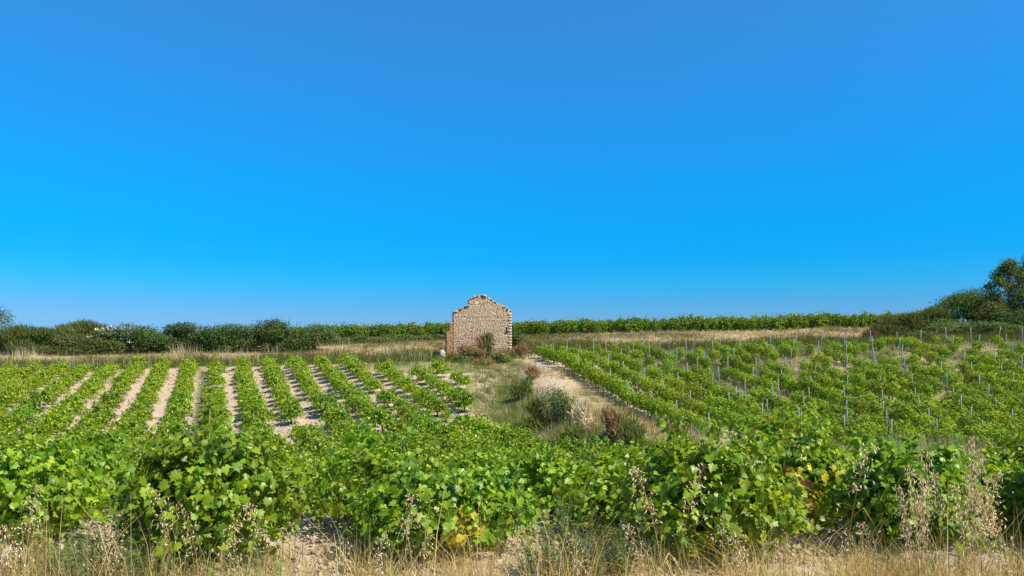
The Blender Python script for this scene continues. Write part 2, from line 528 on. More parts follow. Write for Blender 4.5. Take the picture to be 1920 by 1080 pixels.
def rand_dirs(n, r):
    return norm(r.randn(n, 3))


# ------------------------------------------------------------------ grapevines
def vine_canes(r, w, h, n, low=.3):
    """shoots of a head-pruned vine: from a short gnarled head, up, out and drooping"""
    out = []
    for i in range(n):
        a = 2 * np.pi * (i + r.rand()) / n
        k = r.rand()
        rad = w * .5 * (.25 + .8 * math.sqrt(k)) * (.85 + .3 * r.rand())
        top = h * (1.02 - .42 * k ** 1.5) * (.85 + .22 * r.rand())
        if r.rand() < .16:
            top *= 1.08 + .12 * r.rand()
        head = np.array([.10 * math.cos(a), .10 * math.sin(a), h * .36])
        end = np.array([rad * math.cos(a), rad * math.sin(a), top])
        mid = np.array([rad * .42 * math.cos(a + .3 * r.randn()), rad * .42 * math.sin(a + .3 * r.randn()), h * .36 + (top - h * .36) * .72])
        t = np.linspace(0, 1, 7)[:, None]
        c = (1 - t) ** 2 * head + 2 * t * (1 - t) * mid + t * t * end
        if k > .45:                                    # drooping tip
            dz = -np.clip(t[:, 0] - .5, 0, 1) * h * (.6 + 1.1 * r.rand()) * (k - .1)
            c[:, 2] = np.maximum(c[:, 2] + dz, low * .7)
            c[:, :2] *= (1 + .12 * np.clip(t - .5, 0, 1))
        out.append(c)
    return out


def vine_leaves(r, w, h, ncane, per, size, low=.3, fill=.35):
    canes = vine_canes(r, w, h, ncane, low)
    P, N, T, S = [], [], [], []
    for c in canes:
        tt = np.clip(np.linspace(.12, 1.0, per) + r.randn(per) * .03, 0, 1)
        seg = tt * (len(c) - 1); i = np.minimum(seg.astype(int), len(c) - 2); f = (seg - i)[:, None]
        p = c[i] * (1 - f) + c[i + 1] * f
        off = norm(np.column_stack([r.randn(per), r.randn(per), r.randn(per) * .6])) * (.05 + .09 * r.rand(per, 1)) * (size / .12)
        P.append(p + off); T.append(off + np.array([0, 0, -.05]))
        S.append(size * (.65 + .6 * r.rand(per)) * (1 - .4 * (tt > .9)))
    nf = int(fill * ncane * per)                         # laterals that close the crown
    d = rand_dirs(nf, r); d[:, 2] = d[:, 2] * 1.0 - .12 if low < .1 else np.abs(d[:, 2]) * 1.1 - .35
    q = d * np.array([w * .5, w * .5, h * .47]) * (.62 + .36 * r.rand(nf, 1)) + np.array([0, 0, h * .55])
    q[:, 2] = np.maximum(q[:, 2], low + .12 * r.rand(nf))
    P.append(q); T.append(r.randn(nf, 3) * .5 + np.array([0, 0, -.6])); S.append(size * (.65 + .6 * r.rand(nf)))
    P = np.concatenate(P); T = np.concatenate(T); S = np.concatenate(S)
    o = norm(P - np.array([0, 0, h * .45]))
    N = norm(.7 * o + np.array([0, 0, .5]) + .75 * r.randn(len(P), 3))
    T = norm(T + np.array([0, 0, -.12]) + .5 * o * np.array([1, 1, .2]))
    return P, N, T, S, canes


def vine_trunk(r, h, arms=3, k=6):
    mb = MB()
    z = np.linspace(-.12, h * .34, 6)
    wob = np.cumsum(r.randn(6, 2) * .022, 0)
    pts = np.column_stack([wob, z])
    mb.tube(pts, np.array([.075, .062, .05, .05, .06, .07]) * (.85 + .3 * r.rand()), k)
    for i in range(arms):
        a = 2 * np.pi * (i + .5 * r.rand()) / arms
        e = pts[-1] + np.array([.22 * math.cos(a), .22 * math.sin(a), .14 + .06 * r.rand()])
        m_ = pts[-1] * .45 + e * .55 + np.array([0, 0, -.035])
        mb.tube([pts[-1] - [0, 0, .04], m_, e], [.045, .035, .026], 5)
    return mb


LABEL_SLOPE = 'round green bush vine in the tilled rows climbing towards the ruin and hedge'
LABEL_HOLLOW = 'leafy green bush vine packed among others in the hollow behind the verge vines'


def vine_variant(i, w, h, ncane, per, size, tmpl, canes3d, k):
    r = np.random.RandomState(100 + i)
    P, N, T, S, canes = vine_leaves(r, w, h, ncane, per, size)
    mb = MB(); mb.cloud(tmpl, P, N, T, S)
    fo = mb.mesh('bush_vine_foliage'); fo.materials.append(M['vine'])
    tr = vine_trunk(r, h, 3, k)
    if canes3d:
        for c in canes[::3]:
            tr.tube(c[::2], np.linspace(.007, .004, len(c[::2])), 3, False)
    tm = tr.mesh('bush_vine_trunk', True); tm.materials.append(M['bark'])
    return fo, tm, (mb, h)


V_MID = [vine_variant(i, 1.5 + .15 * (i % 3), 1.12 + .06 * (i % 4), 26, 52, .085, LEAF_MID, True, 6) for i in range(6)]
V_FAR = [vine_variant(20 + i, 1.4 + .12 * (i % 3), 1.15 + .06 * (i % 4), 22, 36, .118, LEAF_FAR, False, 5) for i in range(6)]

# positions of the left vineyard's vines
rv = np.random.RandomState(11)
spots = []
for i in range(-14, 16):
    y = 8.0 + (.35 * ((i * 7) % 5) / 4)
    y -= .5
    if i == 0: y = 7.25
    if i == 1: y = 7.5
    if i == 2: y = 7.4
    if i == 3: y = 7.7
    if i == 4: y = 7.6
    if i < 0: y = 7.8 - .3 * i
    while y < 70.4:
        x = LS * i + LD * y + rv.randn() * .06 - (.16 if i == 1 and y < 10 else 0)
        yy = y + rv.randn() * .08
        px = 960 + 1500 * x / yy
        ok = x < left_edge(yy) - .5 and -90 - 900 / yy < px < 2010 + 900 / yy
        if y > 40 and rv.rand() < .09:
            ok = False
        if i >= 5 and y > 57 and rv.rand() < .12:
            ok = False
        if y > left_end(x) - .4:
            ok = False
        if ok:
            spots.append((yy, x, i))
        y += 1.62
spots.sort()
print('left vines', len(spots))
NEAR_Y = 10.6


def copy_vine(y, x, var, rz, sc, label, group, name='bush_vine', cat='bush vine', fmat=None):
    t = thing(name, label, cat, (x, y, gz(x, y)), rz, sc, group)
    link('trunk', var[1], None, t)
    link('foliage', var[0], None, t, kind='stuff')
    return t


def near_vine(y, x, seed, label, w=1.6, h=1.2, yellow=None, grapes=0, dead=0, nparts=130):
    """verge vine: every leaf modelled; those facing the verge are leaf parts of their own"""
    r = np.random.RandomState(seed)
    t = thing('bush_vine', label, 'bush vine', (x, y, gz(x, y)), 0, 1, 'bush vines along the grassy verge')
    P, N, T, S, canes = vine_leaves(r, w, h, 68, 46, .074, low=.02, fill=.5)
    ti = r.randint(0, 4, len(P))
    front = norm(np.array([-x, -y, 1.5 + .6]))
    score = (P - np.array([0, 0, .5])) @ front + .12 * r.rand(len(P)) + .1 * (N @ front)
    order = np.argsort(-score)
    sel = order[:nparts]
    keep = np.ones(len(P), bool); keep[sel] = False
    mb = MB()
    for k in range(4):
        m_ = keep & (ti == k)
        mb.cloud(LEAF_NEAR[k], P[m_], N[m_], T[m_], S[m_])
    fo = mb.mesh('bush_vine_foliage'); fo.materials.append(M['vine'])
    link('foliage', fo, None, t, kind='stuff')
    N_ = norm(N); T_ = norm(T - (T * N_).sum(-1, keepdims=True) * N_); X_ = np.cross(T_, N_)
    for i in sel:
        mat = 'vine'
        if yellow is not None and np.linalg.norm((P[i] - np.array(yellow[:3])) * [1, .5, 1]) < yellow[3] * 1.25 and r.rand() < .5:
            mat = 'yellow'
        elif dead and np.linalg.norm((P[i] - np.array([-.2, -.6, .55])) * [1, .5, 1]) < dead:
            mat = 'dead'
        o = link('leaf', LEAF_ME[mat][ti[i]], None, t)
        s = float(S[i]) * (1.0 if mat != 'yellow' else 1.08)
        m4 = Matrix([[*(s * np.array([X_[i][a], T_[i][a], N_[i][a]])), P[i][a]] for a in range(3)] + [[0, 0, 0, 1]])
        o.matrix_local = m4
    tr = vine_trunk(r, h, 4, 7).mesh('bush_vine_trunk', True); tr.materials.append(M['bark'])
    link('trunk', tr, None, t)
    for c in canes[::2]:
        mb = MB(); mb.tube(c, np.linspace(.008, .004, len(c)), 4, False)
        link('cane', mb.mesh('vine_cane', True), M['cane'], t)
    for g in range(grapes):
        a = -np.pi / 2 + (g - (grapes - 1) / 2) * .35 + .1 * r.randn()
        p = np.array([w * .44 * math.cos(a), w * .44 * math.sin(a), .30 + .25 * r.rand()])
        o = link('grape_bunch', GRAPES, None, t); o.location = p; o.rotation_euler = (0, 0, r.rand() * 6)
    return t


LEAF_ME = {}
for mat in ('vine', 'yellow', 'dead'):
    LEAF_ME[mat] = []
    for k in range(4):
        mb = MB(); mb.add(*LEAF_NEAR[k]); me_ = mb.mesh('vine_leaf_shape'); me_.materials.append(M[mat]); LEAF_ME[mat].append(me_)


def grape_mesh():
    r = np.random.RandomState(5); mb = MB()
    ico = np.array([(1, 0, 0), (-1, 0, 0), (0, 1, 0), (0, -1, 0), (0, 0, 1), (0, 0, -1)], float)
    ft = np.array([(0, 2, 4), (2, 1, 4), (1, 3, 4), (3, 0, 4), (2, 0, 5), (1, 2, 5), (3, 1, 5), (0, 3, 5)])
    for i in range(42):
        k = i / 42; a = i * 2.4
        rad = .045 * (1 - k * .8)
        c = np.array([rad * math.cos(a), rad * math.sin(a), -.17 * k])
        mb.add(ico * .011 + c, ft)
    mb.tube([(0, 0, .05), (0, 0, -.1)], .004, 4)
    me = mb.mesh('grape_bunch', True); me.materials.append(M['grape'])
    return me


GRAPES = grape_mesh()

near_special = {  # (row, place in row): label and options of the vines at the verge
    (-1, 0): ('wide bush vine on the verge with pale oats and green weeds before it', dict(w=1.9, h=1.0, nparts=190)),
    (0, 0): ('large rounded bush vine standing alone on the verge beside the bare furrow', dict(w=1.7, h=1.17, nparts=230)),
    (1, 0): ('low bush vine with a small yellow shoot low down, right beside the bare furrow', dict(w=1.9, h=.84, yellow=(.2, -.6, .34, .17), grapes=2, nparts=220)),
    (1, 1): ('bush vine just behind the low vine with the yellow shoot', dict(w=1.9, h=.95, nparts=120)),
    (2, 0): ('bush vine with long upright shoots and green grape bunches beside the feathery weeds', dict(w=1.8, h=1.12, grapes=3, yellow=(.3, -.6, .3, .16), nparts=220)),
    (2, 1): ('bush vine behind the feathery weeds, lower than its neighbour with upright shoots', dict(w=1.8, h=.86, nparts=130)),
    (3, 0): ('bush vine between the yellow leafed vine and the clump of ripe oats', dict(w=1.4, h=1.02, nparts=190)),
    (3, 1): ('bush vine with yellow and rusty brown dead leaves above a bare trunk', dict(w=1.8, h=1.22, yellow=(.1, -.7, .62, .42), dead=.3, nparts=220)),
    (4, 0): ('tall bush vine with big dark shoots behind the thick clump of ripe oats', dict(w=1.8, h=1.42, nparts=220)),
}
seen_rows = {}
count = 0
rest = []
rr = np.random.RandomState(21)
for (y, x, i) in spots:
    k_ = seen_rows.get(i, 0); seen_rows[i] = k_ + 1
    if y < NEAR_Y and (i, k_) in near_special:
        lab, opt = near_special[(i, k_)]
        near_vine(y, x, 300 + 10 * i + k_, lab, **opt); count += 1
        continue
    if y < NEAR_Y:
        near_vine(y, x, 400 + count, 'second bush vine of its row, close behind the vines at the verge', w=1.7 + .2 * rr.rand(), h=.82 + .35 * rr.rand(), nparts=120)
        count += 1
        continue
    if count < 300:
        var = V_MID[rr.randint(6)] if y < 30 else V_FAR[rr.randint(6)]
        lab, grp = (LABEL_HOLLOW, 'bush vines massed in the hollow') if y < 36 else (LABEL_SLOPE, 'bush vines in rows on the slope')
        copy_vine(y, x, var, rr.rand() * 6.28, ((.86 if y < 24 else .95) + .24 * rr.rand()) if y < 40 else ((.94 + .24 * rr.rand()) if rr.rand() > .10 else .5 + .25 * rr.rand()), lab, grp)
        count += 1
    else:
        rest.append((y, x))


def merged_vines(rest, variants, name, label, mat, smin=.86, smax=1.14, group=None):
    r = np.random.RandomState(31)
    mb = MB()
    base = []
    for fo, tm, _ in variants:
        for me in (fo, tm):
            co = np.zeros(len(me.vertices) * 3, np.float32); me.vertices.foreach_get('co', co)
            base.append(co.reshape(-1, 3))
    for (y, x) in rest:
        k = r.randint(len(variants)); a = r.rand() * 6.28; s = smin + (smax - smin) * r.rand()
        co = base[2 * k]
        R = np.array([[math.cos(a), -math.sin(a), 0], [math.sin(a), math.cos(a), 0], [0, 0, 1]])
        nt = len(co) // 4
        v = (co * s) @ R.T + np.array([x, y, gz(x, y)])
        f = (LEAF_FAR[1][None] + (np.arange(nt) * 4)[:, None, None]).reshape(-1, 3)
        mb.add(v, f)
    o = link(name, mb.mesh(name), mat)
    o['kind'] = 'stuff'; o['label'] = label; o['category'] = 'vines'
    return o


if rest:
    merged_vines(rest, V_FAR, 'distant_bush_vines', 'farthest green bush vines at the top end of the tilled rows', M['vine'], .82, 1.08)
print('individual left vines', count, 'rest', len(rest))

# ------------------------------------------------------------------ right vineyard: young trellised vines and steel stakes
def young_variant(i):
    r = np.random.RandomState(200 + i)
    n = 460
    L, W, H = 1.25 + .3 * r.rand(), .85 + .25 * r.rand(), 1.0 + .25 * r.rand()
    d = rand_dirs(n, r)
    P = d * np.array([W * .5, L * .55, H * .44]) * (.35 + .65 * r.rand(n, 1) ** .5) + np.array([0, 0, H * .62])
    P[:, 2] += .12 * np.sin(P[:, 1] * 5 + r.rand() * 6) + .05 * r.randn(n)
    P[:, 0] += .1 * np.sin(P[:, 1] * 4 + r.rand() * 6)
    up = r.randint(0, n, 18); P[up, 2] += .25 * r.rand(18)
    N = norm(.6 * d + np.array([0, 0, .6]) + .55 * r.randn(n, 3)); T = r.randn(n, 3) * .5 + np.array([0, 0, -.7]) + .4 * d
    mb = MB(); mb.cloud(LEAF_FAR, P, N, T, .125 * (.6 + .7 * r.rand(n)))
    fo = mb.mesh('trellis_vine_foliage'); fo.materials.append(M['vine_young'])
    tb = MB(); tb.tube([(0, 0, -.1), (.02, .02, .3), (-.01, 0, .65)], [.03, .022, .016], 5)
    for sgn in (-1, 1):
        tb.tube([(0, 0, .55), (0, sgn * .2, .66), (.02, sgn * .5, .7)], [.014, .012, .008], 4)
    tm = tb.mesh('trellis_vine_trunk', True); tm.materials.append(M['bark'])
    return fo, tm, None


V_YOUNG = [young_variant(i) for i in range(7)]
PITCH = RS / (.417 - RD)                                   # stakes line up along one sight line, as on a planted grid
sm = MB()
sm.box((0, 0, .55), (.027, .004, .95)); sm.box((-.023, .020, .62), (.004, .016, .88)); sm.box((.023, .020, .62), (.004, .016, .88))
STAKE = sm.mesh('steel_stake'); STAKE.materials.append(M['steel'])
rs = np.random.RandomState(41)
ysp = []
n_st = 0
j0 = 6
y_ph = (2.9 + RS * j0 - RD * 70) / (.417 - RD)           # row j0 crosses the sight line here
angr = math.atan(-RD)
for j in range(0, 26):
    yb = y_ph % (PITCH / 3)
    k = 0
    y = y_ph - PITCH * 14
    while y < 73:
        x = 2.9 + RS * j + RD * (y - 70)
        px = 960 + 1500 * x / max(y, 1)
        inside = y > right_near(x) and y < 72.5 and px < 1950
        if inside and k % 3 == 0 and (rs.rand() < .9):
            o = link('vine_stake', STAKE, None)
            zz = gz(x, y)
            h = 1.0 + .28 * rs.rand()
            o.location = (x + .03 * rs.randn(), y, zz - .12); o.rotation_euler = (.05 * rs.randn(), .05 * rs.randn(), rs.rand() * .6); o.scale = (1, 1, h)
            tag(o, 'slim blue grey steel stake among the young trellised vines', 'stake', 'steel stakes in the right vineyard'); n_st += 1
        if inside:
            sparse = sstep(54, 61, y) * sstep(1, 5, x - right_edge(y))
            if rs.rand() > .05 + .36 * sparse:
                ysp.append((y + .1 * rs.randn(), x + .06 * rs.randn(), 0.92 - .18 * sparse + .22 * rs.rand(), angr if rs.rand() < .5 else angr + np.pi))
        y += PITCH / 3; k += 1
for j in range(0, 24):
    yy = np.arange(38.5, 72.2, PITCH / 2)
    xx = 2.9 + RS * j + RD * (yy - 70)
    kk = (yy > right_near(xx)) & (960 + 1500 * xx / yy < 2000)
    if kk.sum() > 3:
        mb = MB(); mb.tube(np.column_stack([xx[kk], yy[kk], ground(xx[kk], yy[kk]) + 1.22]), .004, 3, False)
        tag(link('trellis_wire', mb.mesh('trellis_wire'), M['steel']), 'thin steel wire strung along a row of stakes', 'wire', 'trellis wires of the right vineyard')
ysp.sort()
print('young vines', len(ysp), 'stakes', n_st)
for (y, x, s, a) in ysp[:300]:
    v = V_YOUNG[rs.randint(7)]
    t = thing('trellis_vine', 'low bushy young vine trained in a row between the steel stakes', 'trellis vine', (x, y, gz(x, y)), a, s, 'young trellised vines in the right vineyard')
    link('trunk', v[1], None, t); link('foliage', v[0], None, t, kind='stuff')
if ysp[300:]:
    merged_vines([(y, x) for (y, x, s, a) in ysp[300:]], V_YOUNG, 'distant_trellis_vines', 'small sparse young vines at the far end among steel stakes', M['vine_young'], .7, 1.0)

# ridge vines, one leafy row along the skyline
def ridge_variant(i):
    r = np.random.RandomState(260 + i)
    n = 560
    d = rand_dirs(n, r)
    P = d * np.array([.72, .45, .82]) * (.4 + .6 * r.rand(n, 1) ** .5) + np.array([0, 0, .78])
    up = r.randint(0, n, 60); P[up, 2] += r.rand(60) * .45; P[up, 0] = np.round(P[up, 0] * 3) / 3 + .05 * r.randn(60)
    N = norm(.6 * d + np.array([0, 0, .5]) + .6 * r.randn(n, 3)); T = r.randn(n, 3) * .5 + np.array([0, 0, -.6])
    mb = MB(); mb.cloud(LEAF_FAR, P, N, T, .17 * (.6 + .7 * r.rand(n)))
    fo = mb.mesh('ridge_vine_foliage'); fo.materials.append(M['vine_far'])
    tb = MB(); tb.tube([(0, 0, -.1), (.02, .02, .3), (-.01, 0, .8)], [.04, .03, .02], 5)
    tm = tb.mesh('ridge_vine_trunk', True); tm.materials.append(M['bark'])
    return fo, tm, None


V_RIDGE = [ridge_variant(i) for i in range(6)]
x = -27.0
while x < 50:
    y = 94 + .3 * rs.randn()
    v = V_RIDGE[rs.randint(6)]
    t = thing('ridge_vine', 'tall leafy vine in the hedge-like row along the ridge against the sky', 'ridge vine', (x, y, gz(x, y)), rs.rand() * .5, .92 + .25 * rs.rand(), 'vines along the ridge skyline')
    link('trunk', v[1], None, t); link('foliage', v[0], None, t, kind='stuff')
    x += 1.02
merged_vines([(97.0 + .2 * rs.randn(), xx) for xx in np.arange(-30, 54, 1.1)], V_RIDGE, 'rear_ridge_vines', 'second row of ridge vines just behind the first', M['vine_far'], .95, 1.15)

# ------------------------------------------------------------------ the ruin
def build_ruin():
    D = 74.0
    s = D / 1500.
    x0 = (849.6 - 960) * s
    yaw = math.radians(13)
    xm = (905 - 960) * s
    zb = -(669 - 680) * s - .25
    root = thing('ruined_house', 'roofless ruin with a pale adobe gable wall and orange brick corner', 'ruin', (xm, D, zb), yaw)
    W = 5.5
    px2u = lambda p: (p - 904.5) * s / math.cos(yaw) * .985
    py2v = lambda p: (669 - p) * s + .25
    prof = [(849.6, 587), (858, 583), (866, 579), (873, 576), (879, 573.5), (880.2, 562), (886, 558.5), (893, 555.5), (900, 553.6), (908, 554.4), (914, 557.5), (921, 562),
            (930, 567.5), (940, 572), (949, 576), (954, 580), (959.2, 583)]
    U = np.array([px2u(a) for a, b in prof]); V = np.array([py2v(b) for a, b in prof])
    top = lambda u: np.interp(u, U, V)
    r = np.random.RandomState(9)
    u0, u1 = U[0], U[-1]
    th = .5
    sl_u0, sl_u1, sl_v0, sl_v1 = px2u(947.3), px2u(950.6), py2v(627), py2v(613)
    core = MB()
    n = 56
    e = np.linspace(u0 + .02, u1 - .02, n + 1)
    for a, b in zip(e[:-1], e[1:]):
        t_ = min(top(a), top(b)) - .04
        cu, hu = (a + b) / 2, (b - a) / 2
        if b > sl_u0 and a < sl_u1:
            core.box((cu, th / 2 - .012, sl_v0 / 2 - .1), (hu, th / 2, sl_v0 / 2 + .1))
            core.box((cu, th / 2 - .012, (sl_v1 + t_) / 2), (hu, th / 2, (t_ - sl_v1) / 2))
            core.box((cu, th - .05, (sl_v0 + sl_v1) / 2), (hu, .05, (sl_v1 - sl_v0) / 2))
        else:
            core.box((cu, th / 2 - .012, t_ / 2 - .1), (hu, th / 2, t_ / 2 + .1))
    wall = link('gable_wall', core.mesh('gable_wall_core'), M['mortar'], root)
    blocks = MB()
    for face in (0, 1):
        v = -.1
        row = 0
        while v < V.max():
            h = .09 + .035 * r.rand()
            deep = (abs(v - py2v(639)) < .08 or abs(v - py2v(597)) < .07 or abs(v - py2v(655)) < .07)
            u = u0 - .02 - .1 * r.rand()
            while u < u1:
                l = .14 + .2 * r.rand()
                a, b = max(u, u0 - .012 * r.rand()), min(u + l, u1 + .012 * r.rand())
                c = (a + b) / 2
                if b - a > .05 and v + h * .6 < top(c) and not (b > sl_u0 and a < sl_u1 and v + h > sl_v0 and v < sl_v1):
                    crack = abs(c - px2u(950)) < .07 and py2v(597) < v < py2v(580)
                    if not crack and r.rand() > .025:
                        g = .004 + .004 * r.rand()
                        hv = h / 2 - (.022 if deep else g * .8)
                        pr = .013 + .009 * r.rand() + (.003 * r.randn())
                        y = -pr + .05 if face == 0 else th + pr - .05
                        blocks.box((c, y, v + h / 2 + .012 * r.randn() * .6), ((b - a) / 2 - g, .06, max(hv, .03)), None, .006, r)
                u += l
            v += h; row += 1
    # returns of the wall ends
    for uu, sg in ((u0, -1), (u1, 1)):
        v = 0
        while v < top(uu) - .1:
            h = .13 + .04 * r.rand()
            for k in range(2):
                blocks.box((uu - sg * .02, .13 + .24 * k, v + h / 2), (.045 + .02 * r.rand(), .11, h / 2 - .012), None, .012, r)
            v += h
    v = .2
    k = 0
    while v < top(u1) - .3:                                # larger squared stones up the free corner
        l = .19 if k % 2 else .12
        blocks.box((u1 - l + .015, .018, v + .13), (l, .06, .115), None, .012, r)
        v += .26; k += 1
    link('adobe_blocks', blocks.mesh('adobe_blocks'), M['adobe'], wall, kind='stuff')
    cop = MB()
    u = u0
    while u < u1:
        l = .12 + .14 * r.rand()
        sl = (top(u + l) - top(u)) / l
        if abs(sl) < 3:
            a = math.atan(sl)
            R = np.array([[math.cos(a), 0, -math.sin(a)], [0, 1, 0], [math.sin(a), 0, math.cos(a)]])
            for k in range(3):
                if r.rand() < .86:
                    cop.box((u + l / 2, .02 + .22 * k + .03 * r.randn(), top(u + l / 2) + .0 + .03 * r.randn()), (l * .48, .11, .045 + .03 * r.rand()), R, .022, r)
        u += l
    v = top(px2u(880.5) - .05)
    while v < py2v(562):
        for k in range(2):
            cop.box((px2u(880.5) + .03 * r.randn(), .12 + .25 * k, v), (.1, .13, .05), None, .02, r)
        v += .12
    link('coping_stones', cop.mesh('coping_stones'), M['tile'], wall, kind='stuff')
    lin = MB(); lin.box(((sl_u0 + sl_u1) / 2, .008, sl_v1 + .04), (.2, .06, .035)); link('lintel', lin.mesh('slit_lintel'), M['stone'], wall)
    jm = MB(); jm.box((sl_u0 - .035, .012, (sl_v0 + sl_v1) / 2), (.03, .06, .32)); link('window_jamb', jm.mesh('slit_jamb'), M['stone'], wall)
    # brick corner pier on the left, stepping down outwards
    pier = MB()
    p0, p1, p2 = px2u(836.8), px2u(842.2), u0 + .0
    va, vb = py2v(623), py2v(606.5)
    pier.box(((p0 + p2) / 2, .30, va / 2 - .1), ((p2 - p0) / 2 - .03, .22, va / 2 + .06))
    pier.box(((p1 + p2) / 2, .30, vb / 2), ((p2 - p1) / 2 - .03, .21, vb / 2 - .04))
    po = link('corner_pier', pier.mesh('corner_pier_core'), M['mortar'], root)
    br = MB()
    v = -.1; row = 0
    while v < vb - .05:
        pa = p0 if v < va - .06 else p1
        u = pa - (.12 if row % 2 else 0)
        while u < p2 - .03:
            a, b = max(u, pa), min(u + .235, p2 - .012)
            if b - a > .04:
                br.box(((a + b) / 2, .075 + .008 * r.randn(), v + .035), ((b - a) / 2 - .007, .06, .0285), None, .005, r)
            u += .235
        for k in range(2):
            br.box((pa + .03 + .004 * r.randn(), .25 + .24 * k, v + .035), (.045, .11, .0285), None, .005, r)
        v += .07; row += 1
    br.box(((p1 + p2) / 2 - .02, .3, vb + .02), ((p2 - p1) / 2 + .05, .28, .035), None, .01, r)
    br.box(((p0 + p1) / 2, .3, va + .02), ((p1 - p0) / 2 + .03, .28, .03), None, .01, r)
    link('bricks', br.mesh('pier_bricks'), M['brick'], po, kind='stuff')
    # low stumps of the side walls behind
    for uu, L in ((u0 + .28, 3.8), (u1 - .28, 5.2)):
        sw = MB(); y = th + .08
        while y < L:
            hh = (1.9 - .28 * y) + .25 * r.randn()
            hh = max(hh, .5)
            v = -.2
            while v < hh:
                sw.box((uu, y + .16, v + .08), (.22 + .02 * r.rand(), .15, .072), None, .014, r)
                v += .16
            y += .33
        link('side_wall', sw.mesh('side_wall_stump'), M['adobe'], root)
    # pale fallen stones by the pier
    for (px, d, sz, lab) in ((829.5, 73.5, .50, 'large pale fallen stone block leaning at the brick corner'), (832, 72.8, .27, 'small pale rubble stone below the large fallen block')):
        mb = MB()
        ph = np.random.RandomState(int(px))
        g = 7
        th_, fi = np.meshgrid(np.linspace(0, 2 * np.pi, g * 2, endpoint=False), np.linspace(.12, np.pi - .12, g))
        d0 = np.stack([np.sin(fi) * np.cos(th_), np.sin(fi) * np.sin(th_), np.cos(fi)], -1)
        rad = np.clip(1.0 / np.maximum.reduce([np.abs(d0[..., 0]), np.abs(d0[..., 1]), np.abs(d0[..., 2])]), 1, 1.35) * (1 + .13 * ph.randn(*d0.shape[:2]))
        vv = d0 * rad[..., None] * sz * np.array([.55, .6, .85])
        idx = np.arange(g * g * 2).reshape(g, g * 2)
        q = [(idx[i, k], idx[i, (k + 1) % (2 * g)], idx[i + 1, (k + 1) % (2 * g)], idx[i + 1, k]) for i in range(g - 1) for k in range(2 * g)]
        mb.add(vv, None, q)
        mb.add(np.vstack([vv[0].reshape(-1, 3), vv[-1].reshape(-1, 3)]), [(0, k, k + 1) for k in range(1, 2 * g - 1)] + [(2 * g, 2 * g + k + 1, 2 * g + k) for k in range(1, 2 * g - 1)])
        xx = (px - 960) / 1500 * d
        o = link('fallen_stone', mb.mesh('fallen_stone'), M['stone'])
        o.location = (xx, d, gz(xx, d) + sz * .5); o.rotation_euler = (.1, .15, .4)
        tag(o, lab, 'stone')


build_ruin()

# ------------------------------------------------------------------ shrubs, hedge, trees
def shrub_mesh(seed, w, h, dep, n, size, mat, style='leaf', lobes=9, hollow=.55, tip=.0):
    """foliage in uneven clumps; unit metres, base at z = 0"""
    r = np.random.RandomState(seed)
    c = rand_dirs(lobes, r) * np.array([w * .30, dep * .30, h * .24]) + np.array([0, 0, h * .52])
    c[:, 2] = h * (.14 + .62 * r.rand(lobes))
    c[:, :2] *= (1.25 - .6 * c[:, 2:3] / h)
    rad = (.30 + .22 * r.rand(lobes))
    k = r.randint(0, lobes, n)
    d = rand_dirs(n, r)
    P = c[k] + d * rad[k][:, None] * np.array([w * .62, dep * .62, h * .58]) * (hollow + (1 - hollow) * r.rand(n, 1) ** .6)
    P *= 1 + .06 * r.randn(n, 1) * np.array([1, 1, .5])
    P[:, 2] = np.abs(P[:, 2])
    P[:, 2] *= h / np.percentile(P[:, 2], 99)
    mb = MB()
    if style == 'twig':
        T = norm(.45 * d + np.array([0, 0, .9]) + .35 * r.randn(n, 3)); N = norm(r.randn(n, 3) * [1, 1, .3])
        mb.cloud((np.array([(-.06, 0, 0), (.06, 0, 0), (.045, .6, 0), (0, 1, .05)]), np.array([(0, 1, 2), (0, 2, 3)])), P, N, T, size * (.6 + .8 * r.rand(n)))
    else:
        N = norm(.7 * d + np.array([0, 0, .45]) + .6 * r.randn(n, 3)); T = r.randn(n, 3) + .5 * d
        mb.cloud(SMALL, P, N, T, size * (.55 + .9 * r.rand(n)))
    if tip:                                             # loose shoots that break the outline
        m_ = int(tip)
        for _ in range(m_):
            a = r.rand() * 6.28; rr_ = math.sqrt(r.rand()) * w * .42
            z0 = h * (.95 - .55 * (rr_ / (w * .5)) ** 2); L = h * (.10 + .14 * r.rand())
            p = np.array([rr_ * math.cos(a), rr_ * .6 * math.sin(a), z0]); dr = np.array([.3 * r.randn(), .3 * r.randn(), 1.])
            m2 = 10
            t = r.rand(m2, 1)
            mb.cloud(SMALL, p + dr * L * t + .03 * r.randn(m2, 3), r.randn(m2, 3), r.randn(m2, 3), size * .8 * np.ones(m2))
    me = mb.mesh('shrub_foliage'); me.materials.append(M[mat])
    tb = MB()
    for i in range(6):
        a = r.rand() * 6.28; q = .3 * w * r.rand()
        tb.tube([(.06 * math.cos(a), .06 * math.sin(a), -.25), (q * .4 * math.cos(a), q * .4 * math.sin(a), h * .3), (q * math.cos(a), q * math.sin(a), h * .68)], [.05, .035, .015], 5)
    ts = tb.mesh('shrub_stems', True); ts.materials.append(M['bark'])
    return me, ts


